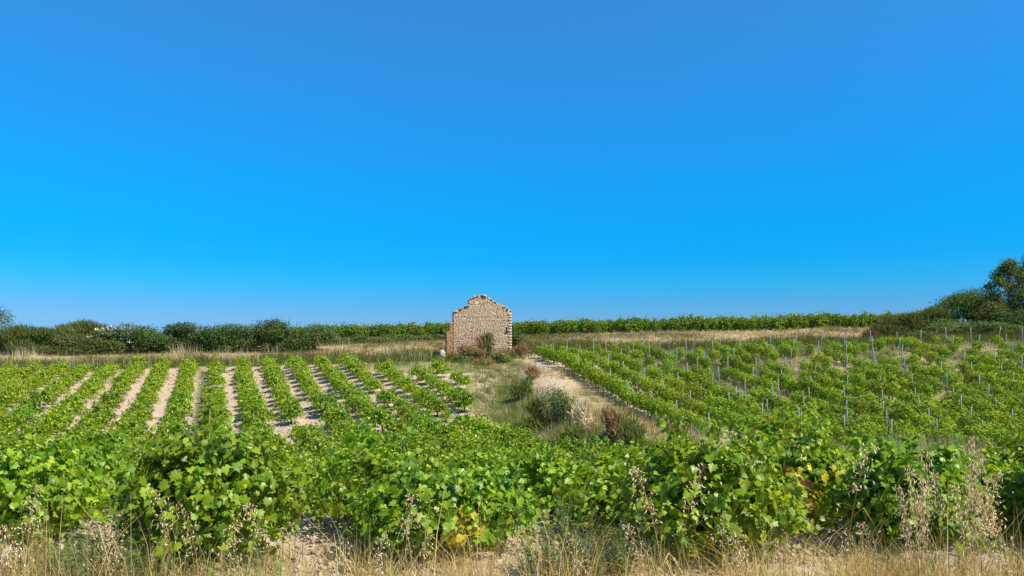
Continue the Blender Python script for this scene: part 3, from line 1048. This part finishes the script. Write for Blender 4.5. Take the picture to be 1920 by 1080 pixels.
def shrub(px, ptop, pbase, d, wpx, name, label, cat, mat, seed, n=2600, size=.12, style='leaf', group=None, lobes=9, hollow=.55, tip=10, dep=None, sink=.15, flowers=None, dens=None):
    s = d / 1500.
    x = (px - 960) * s
    z = gz(x, d)
    top = (680 - ptop) * s
    h = max(top - z + sink, .4)
    w = wpx * s
    t = thing(name, label, cat, (x, d, z - sink), 0, 1, group)
    n = int(max(n, (620 if style == 'leaf' else 900) * w * h)) if dens is None else int(dens * w * h)
    me, ts = shrub_mesh(seed, w, h, dep or w * .8, n, size, mat, style, lobes, hollow, tip)
    link('foliage', me, None, t, kind='stuff')
    link('stems', ts, None, t)
    if flowers:
        r = np.random.RandomState(seed + 1)
        mb = MB()
        for (fx, fz, fr, m_) in flowers:
            P = np.column_stack([(fx + fr * r.randn(m_)) * w, -.43 * w * (dep or .8 * w) / w * (.8 + .25 * r.rand(m_)), (fz + fr * .5 * r.randn(m_)) * h])
            mb.cloud(SMALL, P, r.randn(m_, 3) * .5 + [0, -.6, .6], r.randn(m_, 3), .13 * (.7 + .6 * r.rand(m_)))
        fm = mb.mesh('blossoms'); fm.materials.append(M['flower'])
        link('blossoms', fm, None, t, kind='stuff')
    return t


HG = 'shrubs of the hedge behind the left vineyard'
hedge = [
    (-30, 622, 660, 80, 90, 'olive', 'leaf', 'olive green shrub below the bare-branched tree at the hedge end'),
    (33, 617, 660, 80, 88, 'broom', 'twig', 'dark upright broom bush, first of the hedge from the lone tree'),
    (92, 624, 660, 80.5, 74, 'broom', 'twig', 'low broom bush in the dip between two taller pointed brooms'),
    (148, 608, 661, 81, 100, 'broom', 'twig', 'tall pointed dark broom bush left of the white flowering shrub'),
    (118, 630, 661, 79, 90, 'olive', 'leaf', 'low olive shrub in front of the pointed broom bush'),
    (178, 626, 662, 79, 80, 'olive', 'leaf', 'yellowish olive shrub at the foot of the flowering shrub'),
    (222, 611, 660, 80, 104, 'olive', 'leaf', 'rounded shrub with clusters of white blossom in the hedge'),
    (285, 611, 668, 79.5, 84, 'bramble', 'leaf', 'dark bramble mound beside the white flowering shrub'),
    (342, 607, 664, 80, 96, 'bramble', 'leaf', 'broad dark bramble mound with loose shoots on top'),
    (402, 609, 666, 79.5, 96, 'bramble', 'leaf', 'dark green bramble mound in the middle of the hedge'),
    (462, 610, 666, 79.5, 100, 'bramble', 'leaf', 'dense dark bramble mound left of the tallest mound'),
    (528, 599, 666, 79, 106, 'bramble', 'leaf', 'tallest dark bramble mound with a tufted top'),
    (590, 612, 664, 79.5, 84, 'bramble', 'leaf', 'last dark bramble mound of the hedge, towards the ruin'),
]
for k, (px, pt, pb, d, w, mat, st, lab) in enumerate(hedge):
    fl = [(-.22, .86, .045, 26), (.0, .93, .07, 34), (-.38, .62, .04, 26), (.28, .42, .03, 12), (-.1, .74, .05, 16)] if 'white blossom' in lab else None
    shrub(px, pt + (3 if k % 2 else 0), pb, d, w * 1.12, {'bramble': 'bramble_bush', 'broom': 'broom_bush', 'olive': 'hedge_shrub'}[mat], lab, 'shrub', mat, 500 + k, 3600 if st == 'leaf' else 4200,
          .15 if st == 'leaf' else .55, st, HG, 11, .5, 14 if st == 'leaf' else 0, dep=3.0, flowers=fl)
low = [(632, 634, 84, 60), (672, 628, 86, 66), (712, 632, 85, 60), (748, 626, 86, 70), (790, 630, 86, 64), (824, 628, 87, 50)]
for k, (px, pt, d, w) in enumerate(low):
    shrub(px, pt, 0, d, w, 'low_scrub', 'low dark green scrub under the ridge vines, left of the ruin', 'scrub', 'bramble' if k % 2 else 'olive', 540 + k, 2000, .14, 'leaf', 'low scrub between hedge and ruin', 9, .5, 6, dep=2.2)
RG = 'shrubs of the thicket by the right vineyard'
thick = [
    (1690, 598, 86, 84, 'broom', 'twig', 'brownish broom bush where the ridge vines meet the thicket'),
    (1668, 618, 82, 70, 'broom', 'twig', 'low yellowish broom at the outer foot of the thicket'),
    (1738, 586, 88, 84, 'broom', 'twig', 'greyish broom bush stepping up towards the big dome'),
    (1770, 597, 86, 80, 'bramble', 'leaf', 'dark bramble below the left shoulder of the big dome'),
    (1822, 549, 90, 168, 'bramble', 'leaf', 'largest dark dome shaped shrub of the thicket'),
    (1788, 606, 84, 120, 'olive', 'leaf', 'olive shrub in front of the dome shaped shrub'),
    (1858, 566, 86, 84, 'olive', 'leaf', 'light olive shrub between the dome and the tall tree'),
    (1838, 604, 83, 110, 'bramble', 'leaf', 'deep green bramble at the foot of the light olive shrub'),
    (1898, 584, 84, 90, 'bramble', 'leaf', 'dark bramble heaped against the tall tree'),
    (1725, 620, 81, 90, 'bramble', 'leaf', 'low dark bramble at the edge of the staked vines'),
    (1900, 612, 81, 90, 'olive', 'leaf', 'pale olive scrub under the tall tree, behind the stakes'),
    (1640, 628, 82, 44, 'rustbush', 'twig', 'small rusty tuft of scrub on the dry grass bank'),
    (1960, 580, 84, 100, 'bramble', 'leaf', 'dark bramble at the far side of the tall tree'),
]
for k, (px, pt, d, w, mat, st, lab) in enumerate(thick):
    big = w > 150
    shrub(px, pt, 0, d, w, {'bramble': 'bramble_bush', 'broom': 'broom_bush', 'olive': 'thicket_shrub', 'rustbush': 'scrub_tuft'}[mat], lab, 'shrub', mat, 560 + k, 7500 if big else 3600,
          .16 if st == 'leaf' else .6, st, RG, 18 if big else 11, .5, 20 if st == 'leaf' else 0, dep=w * .05)
# withered bush on the wall and its neighbours
shrub(886, 650, 690, 71.4, 74, 'withered_bush', 'wide rusty brown withered bush sprawling against the adobe wall', 'bush', 'rustbush', 590, 0, .34, 'twig', None, 5, .05, 0, dep=1.5, dens=330)
shrub(905, 630, 690, 72.0, 40, 'withered_bush', 'tall dry brown bush climbing the middle of the adobe wall', 'bush', 'rustbush', 598, 0, .34, 'twig', None, 6, .05, 0, dep=1.0, dens=300)
shrub(918, 624, 690, 72.2, 34, 'climbing_bush', 'yellowish green bush top rising behind the withered bush on the wall', 'bush', 'olive', 591, 1700, .12, 'leaf', None, 7, .5, 6, dep=1.2)
shrub(976, 646, 690, 72.5, 40, 'withered_bush', 'smaller rusty bush at the free edge of the adobe wall', 'bush', 'rustbush', 592, 2200, .34, 'twig', None, 5, .05, 0, dep=1.6, dens=280)
shrub(971, 618, 680, 78, 40, 'dark_bush', 'dark green bush behind the free edge of the ruin', 'bush', 'bramble', 593, 2200, .14, 'leaf', None, 9, .5, 8, dep=2)
shrub(938, 662, 700, 70, 44, 'wall_foot_shrub', 'low green shrub at the foot of the adobe wall', 'shrub', 'weed', 594, 1800, .13, 'leaf', None, 8, .5, 6, dep=1.3)
shrub(868, 668, 700, 70.5, 44, 'wall_foot_shrub', 'low green shrub below the brick corner of the ruin', 'shrub', 'olive', 595, 1600, .13, 'leaf', None, 8, .5, 6, dep=1.3)
shrub(905, 676, 705, 68.5, 50, 'dry_tuft', 'brown dry scrub on the slope under the withered bush', 'scrub', 'rustbush', 596, 2000, .3, 'twig', None, 8, .3, 0, dep=1.4, dens=420)
shrub(1046, 729, 790, 46, 82, 'bank_shrub', 'dark green shrub alone on the grassy bank between the vineyards', 'shrub', 'bramble', 597, 4200, .085, 'leaf', None, 7, .5, 26, dep=2.2, sink=.45, dens=1000)

SG = 'scrub tufts on the strip between the vineyards'
for k, (px, pt, d, w, mat, st, lab) in enumerate([
        (1000, 694, 61, 44, 'rustbush', 'twig', 'rusty scrub tuft on the bank below the ruin'),
        (975, 716, 56, 50, 'olive', 'twig', 'olive scrub tuft in the hollow below the ruin'),
        (998, 752, 47, 56, 'olive', 'twig', 'olive scrub tuft below the lone bank shrub, on the hollow side'),
        (1100, 762, 42, 60, 'straw_pale', 'twig', 'pale straw tuft on the mound beside the lone bank shrub'),
        (1140, 778, 39, 62, 'rustbush', 'twig', 'reddish seed tuft on the mound near the first trellised row'),
        (1185, 792, 37, 64, 'olive', 'twig', 'olive tuft at the lower end of the mound'),
        (1075, 800, 36, 66, 'olive', 'twig', 'broad olive tuft at the foot of the mound')]):
    shrub(px, pt, 0, d, w, 'scrub_tuft', lab, 'scrub', 'grass' if mat == 'olive' else mat, 610 + k, 0, .42, st, SG, 5, .0, 0, dep=w * d / 1100, dens=330)


def tree(px, ptop, d, wpx, name, label, seed, mat, trunk_h, nclump, per, size, lean=0.0):
    s = d / 1500.; x = (px - 960) * s; z = gz(x, d); h = (680 - ptop) * s - z; w = wpx * s
    r = np.random.RandomState(seed)
    t = thing(name, label, 'tree', (x, d, z))
    tb = MB()
    tk = np.array([(lean * k * k, 0, h * .9 * k) for k in np.linspace(-.03, 1, 7)]) + np.column_stack([r.randn(7) * .05 * h / 6, r.randn(7) * .04, np.zeros(7)])
    tb.tube(tk, np.linspace(.045, .008, 7) * h * .55, 8)
    mb = MB()
    for i in range(nclump):
        k = trunk_h + (1 - trunk_h) * (i + r.rand()) / nclump
        a = r.rand() * 6.28
        reach = w * .5 * math.sin(np.pi * min(1, (k - trunk_h) / (1 - trunk_h) * .72 + .26)) * (.55 + .5 * r.rand())
        p0 = np.array([np.interp(k * .8, np.linspace(0, 1, 7), tk[:, a_]) for a_ in range(3)])
        e = np.array([p0[0] + reach * math.cos(a), p0[1] + reach * math.sin(a), h * k])
        tb.tube([p0, (p0 + e) / 2 + [0, 0, .1], e], [.03 * h / 6, .018 * h / 6, .006], 4, False)
        cr = w * (.10 + .07 * r.rand())
        d_ = rand_dirs(per, r)
        P = e + d_ * cr * np.array([1.15, 1.15, .85]) * (.3 + .75 * r.rand(per, 1)) + .03 * r.randn(per, 3)
        N = norm(.6 * d_ + [0, 0, .5] + .6 * r.randn(per, 3))
        mb.cloud(SMALL, P, N, r.randn(per, 3) + [0, 0, -.4], size * (.6 + .8 * r.rand(per)))
    crown = mb.mesh('tree_crown'); crown.materials.append(M[mat])
    trunk = tb.mesh('tree_trunk', True); trunk.materials.append(M['bark'])
    link('trunk', trunk, None, t); link('crown', crown, None, t, kind='stuff')


tree(1893, 492, 87, 100, 'slender_tree', 'tall dark green tree rising over the thicket', 701, 'tree', .16, 64, 150, .19)
tree(1940, 478, 88, 96, 'slender_tree', 'second tall tree close behind the thicket tree, at its far side', 702, 'tree', .16, 60, 150, .19)
tree(-48, 562, 84, 132, 'lone_tree', 'lone tree with an open crown and bare lower branches beyond the hedge end', 703, 'tree', .42, 54, 90, .17, -.3)

# ------------------------------------------------------------------ grass, weeds, oats, clods
def blades(name, label, xs, ys, h, mat, wid, lean=.35, seg=2, cat='grass', seed=1, zoff=-.03, clump=0, spread=.1):
    r = np.random.RandomState(seed)
    n = len(xs)
    h = np.broadcast_to(h, (n,))
    cdir = None
    if clump:                                           # tufts: blades lean outwards from a shared foot
        k = np.repeat(np.arange(n // clump + 1), clump)[:n]
        k = np.minimum(k * clump, n - 1)
        off = spread * r.randn(n, 2)
        xs, ys, h = xs[k] + off[:, 0], ys[k] + off[:, 1], h[k] * (.6 + .8 * np.random.RandomState(seed + 9).rand(n)[k])
        cdir = np.arctan2(off[:, 1], off[:, 0])
    z = ground(xs, ys) + zoff
    h = h * (.55 + .75 * r.rand(n))
    a = r.rand(n) * 6.28
    side = np.column_stack([np.cos(a), np.sin(a), np.zeros(n)])
    b = r.rand(n) * 6.28 if cdir is None else cdir + .6 * r.randn(n)
    ln = (lean * np.abs(r.randn(n)) * h)[:, None]
    dr = np.column_stack([np.cos(b), np.sin(b), np.zeros(n)])
    p = np.column_stack([xs, ys, z])
    w = (wid * (.6 + .8 * r.rand(n)))[:, None]
    up = np.array([0, 0, 1.]) * h[:, None]
    mb = MB()
    i = np.arange(n)[:, None]
    if seg == 1:
        v = np.stack([p - side * w, p + side * w, p + up + dr * ln], 1)
        mb.add(v.reshape(-1, 3), (i * 3 + [[0, 1, 2]]).reshape(-1, 3))
    else:
        m_ = p + up * .6 + dr * ln * .35
        v = np.stack([p - side * w, p + side * w, m_ + side * w * .8, m_ - side * w * .8, p + up * .97 + dr * ln], 1)
        f = np.stack([i * 5 + [[0, 1, 2]], i * 5 + [[0, 2, 3]], i * 5 + [[3, 2, 4]]], 1)
        mb.add(v.reshape(-1, 3), f.reshape(-1, 3))
    o = link(name, mb.mesh(name), M[mat])
    o['kind'] = 'stuff'; o['label'] = label; o['category'] = cat
    return o


def scatter(n, x0, x1, y0, y1, dens, seed):
    r = np.random.RandomState(seed)
    x = x0 + (x1 - x0) * r.rand(n); y = y0 + (y1 - y0) * r.rand(n)
    k = r.rand(n) < dens(x, y)
    return x[k], y[k]


in_right = lambda x, y: (x > right_edge(y) - .6) & (y > right_near(x)) & (y < 72.5)
in_left = lambda x, y: (x < left_edge(y)) & (y > 7.6) & (y < left_end(x))
view = lambda x, y: np.abs(x) < .66 * y + 1.5
dx = lambda x, y: x - ditch_x(y)

# verge in front
furrow = lambda x, y: 1 - .85 * np.exp(-((x - (-.371 * y + .85)) / .3) ** 2) * (y > 5.8)
x, y = scatter(2600, -4.5, 4.5, 4.4, 6.2, lambda x, y: view(x, y) * np.clip(.4 + 1.4 * vnoise(x, y, .8, 41), 0, 1) * furrow(x, y), 151)
blades('verge_tall_grass', 'tall arching golden grass stalks rising from the verge', x, y, .56, 'straw', .0022, .55, 2, seed=152, clump=12, spread=.07)
x, y = scatter(1500, -4.5, 4.5, 4.4, 6.4, lambda x, y: view(x, y) * np.clip(.2 + 1.6 * vnoise(x, y, .7, 43), 0, 1), 153)
blades('verge_tall_green_grass', 'tall grey green grass stalks in the verge', x, y, .55, 'weed', .0028, .4, 2, seed=154, clump=10, spread=.06)
x, y = scatter(110000, -6, 6, 3.6, 8.9, lambda x, y: view(x, y) * np.clip(.5 + 1.3 * vnoise(x, y, .9, 21), 0.25, 1) * np.clip((7.6 - y) / 1.6, .0, 1) * furrow(x, y), 51)
blades('verge_dry_grass', 'golden dry grass along the verge before the vines', x, y, .18 + .20 * (vnoise(x, y, .7, 22) + .5), 'straw', .0024, .9, 2, seed=52, clump=14, spread=.05)
x, y = scatter(26000, -6, 6, 3.8, 7.6, lambda x, y: view(x, y) * furrow(x, y) * np.clip(1.1 * (vnoise(x, y, .6, 23)) + .15, 0, 1), 53)
blades('verge_green_grass', 'green grass mixed into the dry verge', x, y, .28, 'grass', .003, .7, 2, seed=54, clump=16, spread=.05)
x, y = scatter(9000, -6, 6, 4.2, 9.3, lambda x, y: view(x, y) * .5, 55)
blades('verge_straw_litter', 'pale flattened straw lying on the verge', x, y, .10, 'straw_pale', .0045, 2.2, 1, seed=56)

# strip between the two vineyards
strip = lambda x, y: view(x, y) * (~in_left(x, y)) * (~in_right(x, y)) * (y > 14) * (y < 73)
x, y = scatter(300000, -14, 22, 15, 73, lambda x, y: strip(x, y) * np.clip(.42 + .9 * np.exp(-(dx(x, y) / 2.0) ** 2) + 1.2 * vnoise(x, y, .35, 12), 0, 1) * (1 - .93 * np.exp(-((dx(x, y) - 3) / 1.6) ** 2) * (y > 52)) * .8, 57)
blades('strip_green_grass', 'green and olive grass in the hollow strip between the vineyards', x, y, .40, 'grass', .011, .6, 1, seed=58, clump=10, spread=.12)
x, y = scatter(120000, -4, 24, 15, 73, lambda x, y: strip(x, y) * np.clip(.26 * (dx(x, y) > .6) + 1.7 * vnoise(x, y, .28, 25), 0, 1) * (1 - .9 * np.exp(-((dx(x, y) - 3) / 1.5) ** 2) * (y > 54)) * .8, 59)
blades('strip_dry_grass', 'pale dry grass on the bank between the vineyards', x, y, .50, 'straw_pale', .009, .5, 1, seed=60, clump=12, spread=.12)
x, y = scatter(30000, 1, 9, 33, 62, lambda x, y: strip(x, y) * np.clip(2.6 * vnoise(x, y, .4, 26), 0, 1), 61)
blades('strip_rusty_grass', 'rusty brown seed grass on the bank between the vineyards', x, y, .55, 'rustbush', .009, .5, 1, seed=62, clump=14, spread=.14)
# terrace above the vineyards
tp = lambda x, y: view(x, y) * (y > 70.6) * (~in_right(x, y))
gs = lambda x, y: np.where(x > 0, np.exp(-((y - 77.0) / 3.8) ** 2), np.exp(-((y - 72.5) / 2.6) ** 2))
x, y = scatter(170000, -54, 56, 70.6, 93, lambda x, y: tp(x, y) * np.clip(1.0 * gs(x, y) + 1.4 * vnoise(x, y, .16, 27) + .25, 0, 1), 63)
blades('terrace_green_grass', 'green rough grass on the terrace above the vineyards', x, y, .40 + .35 * gs(x, y), 'grass', .018, .5, 1, seed=64, clump=12, spread=.2)
x, y = scatter(150000, -54, 56, 71, 94, lambda x, y: tp(x, y) * np.clip(.7 - .9 * gs(x, y) + .9 * vnoise(x, y, .2, 28), 0, 1), 65)
blades('terrace_dry_grass', 'straw coloured dry grass on the terrace below the hedge', x, y, .28, 'straw_dull', .016, .6, 1, seed=66, clump=10, spread=.2)
x, y = scatter(16000, -50, 0, 70.5, 80, lambda x, y: view(x, y) * np.clip(3 * vnoise(x, y, .33, 29) - .55, 0, 1), 67)
blades('terrace_tall_straw', 'tall pale straw clumps at the upper ends of the vine rows', x, y, 1.1, 'straw_pale', .014, .25, 1, seed=68)
x, y = scatter(40000, -54, 56, 73, 93, lambda x, y: tp(x, y) * np.clip(5 * vnoise(x, y, .5, 44) - 1.2, 0, 1), 167)
blades('terrace_brown_tufts', 'brownish tufts dotted over the dry grass terrace', x, y, .5, 'rustbush', .016, .5, 1, seed=168, clump=14, spread=.16)
x, y = scatter(40000, -54, 56, 73, 93, lambda x, y: tp(x, y) * np.clip(5 * vnoise(x, y, .4, 46) - 1.2, 0, 1), 169)
blades('terrace_olive_tufts', 'olive green tufts dotted over the dry grass terrace', x, y, .55, 'grass', .018, .5, 1, seed=170, clump=14, spread=.2)
# right vineyard floor
x, y = scatter(130000, 2, 50, 34, 73, lambda x, y: view(x, y) * in_right(x, y) * np.clip(.12 + .45 * sstep(50, 60, y) + 1.6 * vnoise(x, y, .22, 17), 0, 1) * (1 - .85 * (1 - sstep(2.5, 6, x - right_edge(y)))), 69)
blades('vineyard_dry_grass', 'pale dry grass between the young trellised vines', x, y, .46, 'straw_pale', .011, .5, 1, seed=70, clump=12, spread=.14)
x, y = scatter(200000, 2, 50, 34, 73, lambda x, y: view(x, y) * in_right(x, y) * np.clip(.65 + 1.5 * vnoise(x, y, .3, 16), 0, 1) * (1 - .9 * (1 - sstep(2.5, 6, x - right_edge(y)))), 71)
blades('vineyard_green_grass', 'green weeds between the young trellised vines', x, y, .36, 'grass', .013, .5, 1, seed=72, clump=10, spread=.14)
x, y = scatter(9000, 8, 26, 31, 39, lambda x, y: view(x, y) * np.clip(4 * vnoise(x, y, .35, 30) - .5, 0, 1), 73)
blades('field_edge_straw', 'tall pale oat straw at the lower edge of the right vineyard', x, y, 1.15, 'straw_pale', .010, .3, 1, seed=74)
# weedy alley of the left vineyard
x, y = scatter(60000, -30, 0, 34, 70, lambda x, y: np.exp(-(((x - LD * y) / LS + .42) / .13) ** 2) * np.clip(.55 + 1.3 * vnoise(x, y, .3, 31), 0, 1), 75)
blades('alley_weeds', 'green weeds down one alley between two vine rows', x, y, .26, 'weed', .014, .6, 1, seed=76, clump=8, spread=.12)
x, y = scatter(14000, -46, 4, 9, 70, lambda x, y: in_left(x, y) * view(x, y) * np.clip(1.5 * vnoise(x, y, .5, 32) - .25, 0, 1), 77)
blades('alley_dry_wisps', 'thin dry wisps of grass on the tilled soil', x, y, .14, 'straw', .007, .7, 1, seed=78)


def clods():
    r = np.random.RandomState(81)
    x1, y1 = scatter(14000, -5, 7, 6.2, 15, lambda x, y: view(x, y) * .8, 82)
    x2, y2 = scatter(16000, -46, 12, 15, 71, lambda x, y: view(x, y) * (in_left(x, y) | (np.abs(dx(x, y) - 3) < 1.8)), 83)
    x = np.concatenate([x1, x2]); y = np.concatenate([y1, y2])
    n = len(x)
    s = np.concatenate([.012 + .035 * r.rand(len(x1)) ** 3, .03 + .07 * r.rand(len(x2)) ** 3])
    o = np.array([(1, 0, 0), (-1, 0, 0), (0, 1, 0), (0, -1, 0), (0, 0, .7), (0, 0, -.7)], float)
    ft = np.array([(0, 2, 4), (2, 1, 4), (1, 3, 4), (3, 0, 4), (2, 0, 5), (1, 2, 5), (3, 1, 5), (0, 3, 5)])
    a = r.rand(n) * 6.28
    v = o[None] * (.7 + .6 * r.rand(n, 6, 1)) * s[:, None, None]
    vx = v[..., 0] * np.cos(a)[:, None] - v[..., 1] * np.sin(a)[:, None]; vy = v[..., 0] * np.sin(a)[:, None] + v[..., 1] * np.cos(a)[:, None]
    v = np.stack([vx + x[:, None], vy + y[:, None], v[..., 2] + (ground(x, y) + .02 + s * .15)[:, None]], -1)
    mb = MB(); mb.add(v.reshape(-1, 3), (ft[None] + (np.arange(n) * 6)[:, None, None]).reshape(-1, 3))
    o = link('soil_clods', mb.mesh('soil_clods'), M['clod'])
    o['kind'] = 'stuff'; o['label'] = 'pale clods and pebbles strewn over the tilled soil'; o['category'] = 'soil'


clods()


def oat_mesh(seed, h, dense):
    """wild oat: thin stalk, nodding panicle of hanging spikelets"""
    r = np.random.RandomState(seed)
    tb = MB(); sp = MB()
    a = r.rand() * 6.28; lean = .12 + .16 * r.rand()
    t = np.linspace(0, 1, 8)
    pts = np.column_stack([lean * h * t ** 2.4 * math.cos(a), lean * h * t ** 2.4 * math.sin(a), h * t - .08 * h * lean * t ** 4])
    tb.tube(pts, np.linspace(.0028, .0010, 8), 4, False)
    body = np.array([(0, 0, 0), (.13, .4, 0), (-.13, .4, 0), (0, .4, .11), (0, .4, -.11), (0, 1, 0)])
    bt = np.array([(0, 1, 3), (0, 3, 2), (0, 2, 4), (0, 4, 1), (5, 3, 1), (5, 2, 3), (5, 4, 2), (5, 1, 4)])
    P, T = [], []
    for i in range(dense):
        k = .60 + .40 * r.rand() ** .8
        p = np.array([np.interp(k, t, pts[:, c]) for c in range(3)])
        d = norm(np.array([r.randn(), r.randn(), .25])) * (.02 + .065 * r.rand() * (1.25 - k) / .4)
        e = p + d
        tb.tube([p, (p + e) / 2 + [0, 0, .012], e], .0006, 3, False)
        P.append(e); T.append(norm(np.array([.55 * math.cos(a) + .2 * r.randn(), .55 * math.sin(a) + .2 * r.randn(), -1.0])))
    P = np.array(P); T = np.array(T)
    sp.cloud((body, bt), P, r.randn(len(P), 3), T, .034 * (.8 + .4 * r.rand(len(P))))
    for i in range(3):
        z0 = h * (.12 + .2 * i) * (.7 + .5 * r.rand()); b = r.rand() * 6.28; L = .16 + .1 * r.rand()
        q = np.array([np.interp(z0 / h, t, pts[:, c]) for c in range(3)])
        dr = np.array([math.cos(b), math.sin(b), 0])
        sd_ = np.array([-math.sin(b), math.cos(b), 0]) * .004
        vv = [q - sd_, q + sd_, q + dr * L * .5 + [0, 0, L * .35] - sd_, q + dr * L * .5 + [0, 0, L * .35] + sd_, q + dr * L + [0, 0, -.02]]
        tb.add(vv, [(0, 1, 3), (0, 3, 2), (2, 3, 4)])
    s = tb.mesh('oat_stalk'); s.materials.append(M['straw'])
    f = sp.mesh('oat_spikelets'); f.materials.append(M['oat'])
    return s, f


OATS = [oat_mesh(820 + i, 1.0, 28 + 16 * i) for i in range(5)]
ro = np.random.RandomState(91)


def oat(px, ptop, d, label, group, v=None, nar=1.0):
    x = (px - 960) / 1500 * d; z = gz(x, d)
    h = (680 - ptop) / 1500 * d - z
    t = thing('wild_oat', label, 'wild oat', (x, d, z - .02), ro.rand() * 6.28, 1, group)
    t.scale = (min(h, 1) * nar, min(h, 1) * nar, h + .02)
    s, f = OATS[ro.randint(5) if v is None else v]
    link('stalk', s, None, t); link('spikelets', f, None, t, kind='stuff')


lab_r = 'ripe wild oat in the thick pale clump before the tall dark vine'
for px, pt, d in ((1722, 838, 4.9), (1730, 872, 4.7), (1738, 900, 4.9), (1718, 905, 4.6), (1728, 930, 4.8), (1812, 815, 4.9), (1822, 850, 4.7), (1830, 880, 4.8), (1818, 905, 4.6), (1842, 892, 5.0), (1802, 858, 5.1), (1775, 880, 5.2), (1738, 945, 4.6), (1825, 935, 4.9), (1712, 942, 5.0)):
    oat(px, pt, d, lab_r, 'ripe oats in the thick clump', 4 if ro.rand() < .6 else 3, .55)
lab_l = 'single wild oat nodding over the dry verge grass'
for px, pt, d in ((42, 912, 4.9), (50, 960, 4.6), (30, 985, 4.5), (335, 915, 5.0), (372, 945, 4.9), (400, 945, 4.8), (520, 940, 5.1), (460, 975, 4.7), (755, 930, 5.0), (700, 990, 4.8), (765, 1000, 4.7), (930, 985, 5.0), (1015, 985, 5.1), (1245, 880, 5.2), (1268, 865, 5.3), (1220, 985, 4.8),
                  (1100, 1000, 4.7), (1585, 822, 5.4), (1352, 960, 5.0), (1880, 925, 4.9), (1900, 990, 4.6), (160, 985, 4.8), (215, 1000, 4.6), (620, 1010, 4.6), (1395, 1000, 4.6), (1560, 1000, 4.7), (1655, 985, 4.9)):
    oat(px, pt, d, lab_l, 'wild oats dotted along the verge')


def weed_mesh(seed, h, nst, leafs, w):
    r = np.random.RandomState(seed); tb = MB(); lb = MB()
    for i in range(nst):
        a = r.rand() * 6.28; q = w * math.sqrt(r.rand()); L = h * (.55 + .5 * r.rand())
        t = np.linspace(0, 1, 5)[:, None]
        e = np.array([q * math.cos(a), q * math.sin(a), L])
        pts = np.array([e[0] * .35, e[1] * .35, 0]) * (1 - t) + e * t + np.array([0, 0, .05]) * np.sin(np.pi * t)
        tb.tube(pts, np.linspace(.003, .001, 5), 3, False)
        k = np.sort(.12 + .88 * r.rand(leafs)) * 4
        ii = np.minimum(k.astype(int), 3); f = (k - ii)[:, None]
        P = pts[ii] * (1 - f) + pts[ii + 1] * f
        T = norm(r.randn(leafs, 3) * [1, 1, .4] + [0, 0, .45]); N = r.randn(leafs, 3) * .5 + [0, 0, 1]
        lb.cloud((np.array([(-.07, 0, 0), (.07, 0, 0), (.10, .5, .05), (-.10, .5, .05), (0, 1, -.05)]), np.array([(0, 1, 2), (0, 2, 3), (3, 2, 4)])), P, N, T, .042 * (.5 + .9 * r.rand(leafs)))
    s = tb.mesh('weed_stems'); s.materials.append(M['weed']); l_ = lb.mesh('weed_leaves'); l_.materials.append(M['weed'])
    return s, l_


WEEDS = [weed_mesh(840, .62, 30, 60, .26), weed_mesh(841, .5, 28, 56, .28), weed_mesh(842, .8, 20, 60, .2)]
for px, d, v, sc, lab, grp in ((1075, 6.4, 2, 1.1, 'tallest feathery grey green weed before the grape bunches', None), (1040, 6.2, 0, 1.0, 'feathery green weed clump on the verge beside the vine with upright shoots', 'feathery weeds'),
                               (1120, 6.3, 1, 1.1, 'feathery green weed clump on the verge beside the vine with upright shoots', 'feathery weeds'), (1165, 6.5, 0, .9, 'feathery green weed clump on the verge beside the vine with upright shoots', 'feathery weeds'),
                               (1000, 6.6, 1, .8, 'feathery green weed clump on the verge beside the vine with upright shoots', 'feathery weeds'),
                               (150, 6.3, 1, 1.0, 'bushy green weed between the wide vine and the lone rounded vine', 'green weeds'), (205, 6.5, 0, 1.0, 'bushy green weed between the wide vine and the lone rounded vine', 'green weeds'),
                               (250, 6.2, 1, .9, 'bushy green weed between the wide vine and the lone rounded vine', 'green weeds'), (120, 6.0, 0, .8, 'bushy green weed between the wide vine and the lone rounded vine', 'green weeds')):
    x = (px - 960) / 1500 * d
    t = thing('feathery_weed', lab, 'weed', (x, d, gz(x, d) - .02), ro.rand() * 6.28, sc * .82, grp)
    link('stems', WEEDS[v][0], None, t); link('leaves', WEEDS[v][1], None, t, kind='stuff')
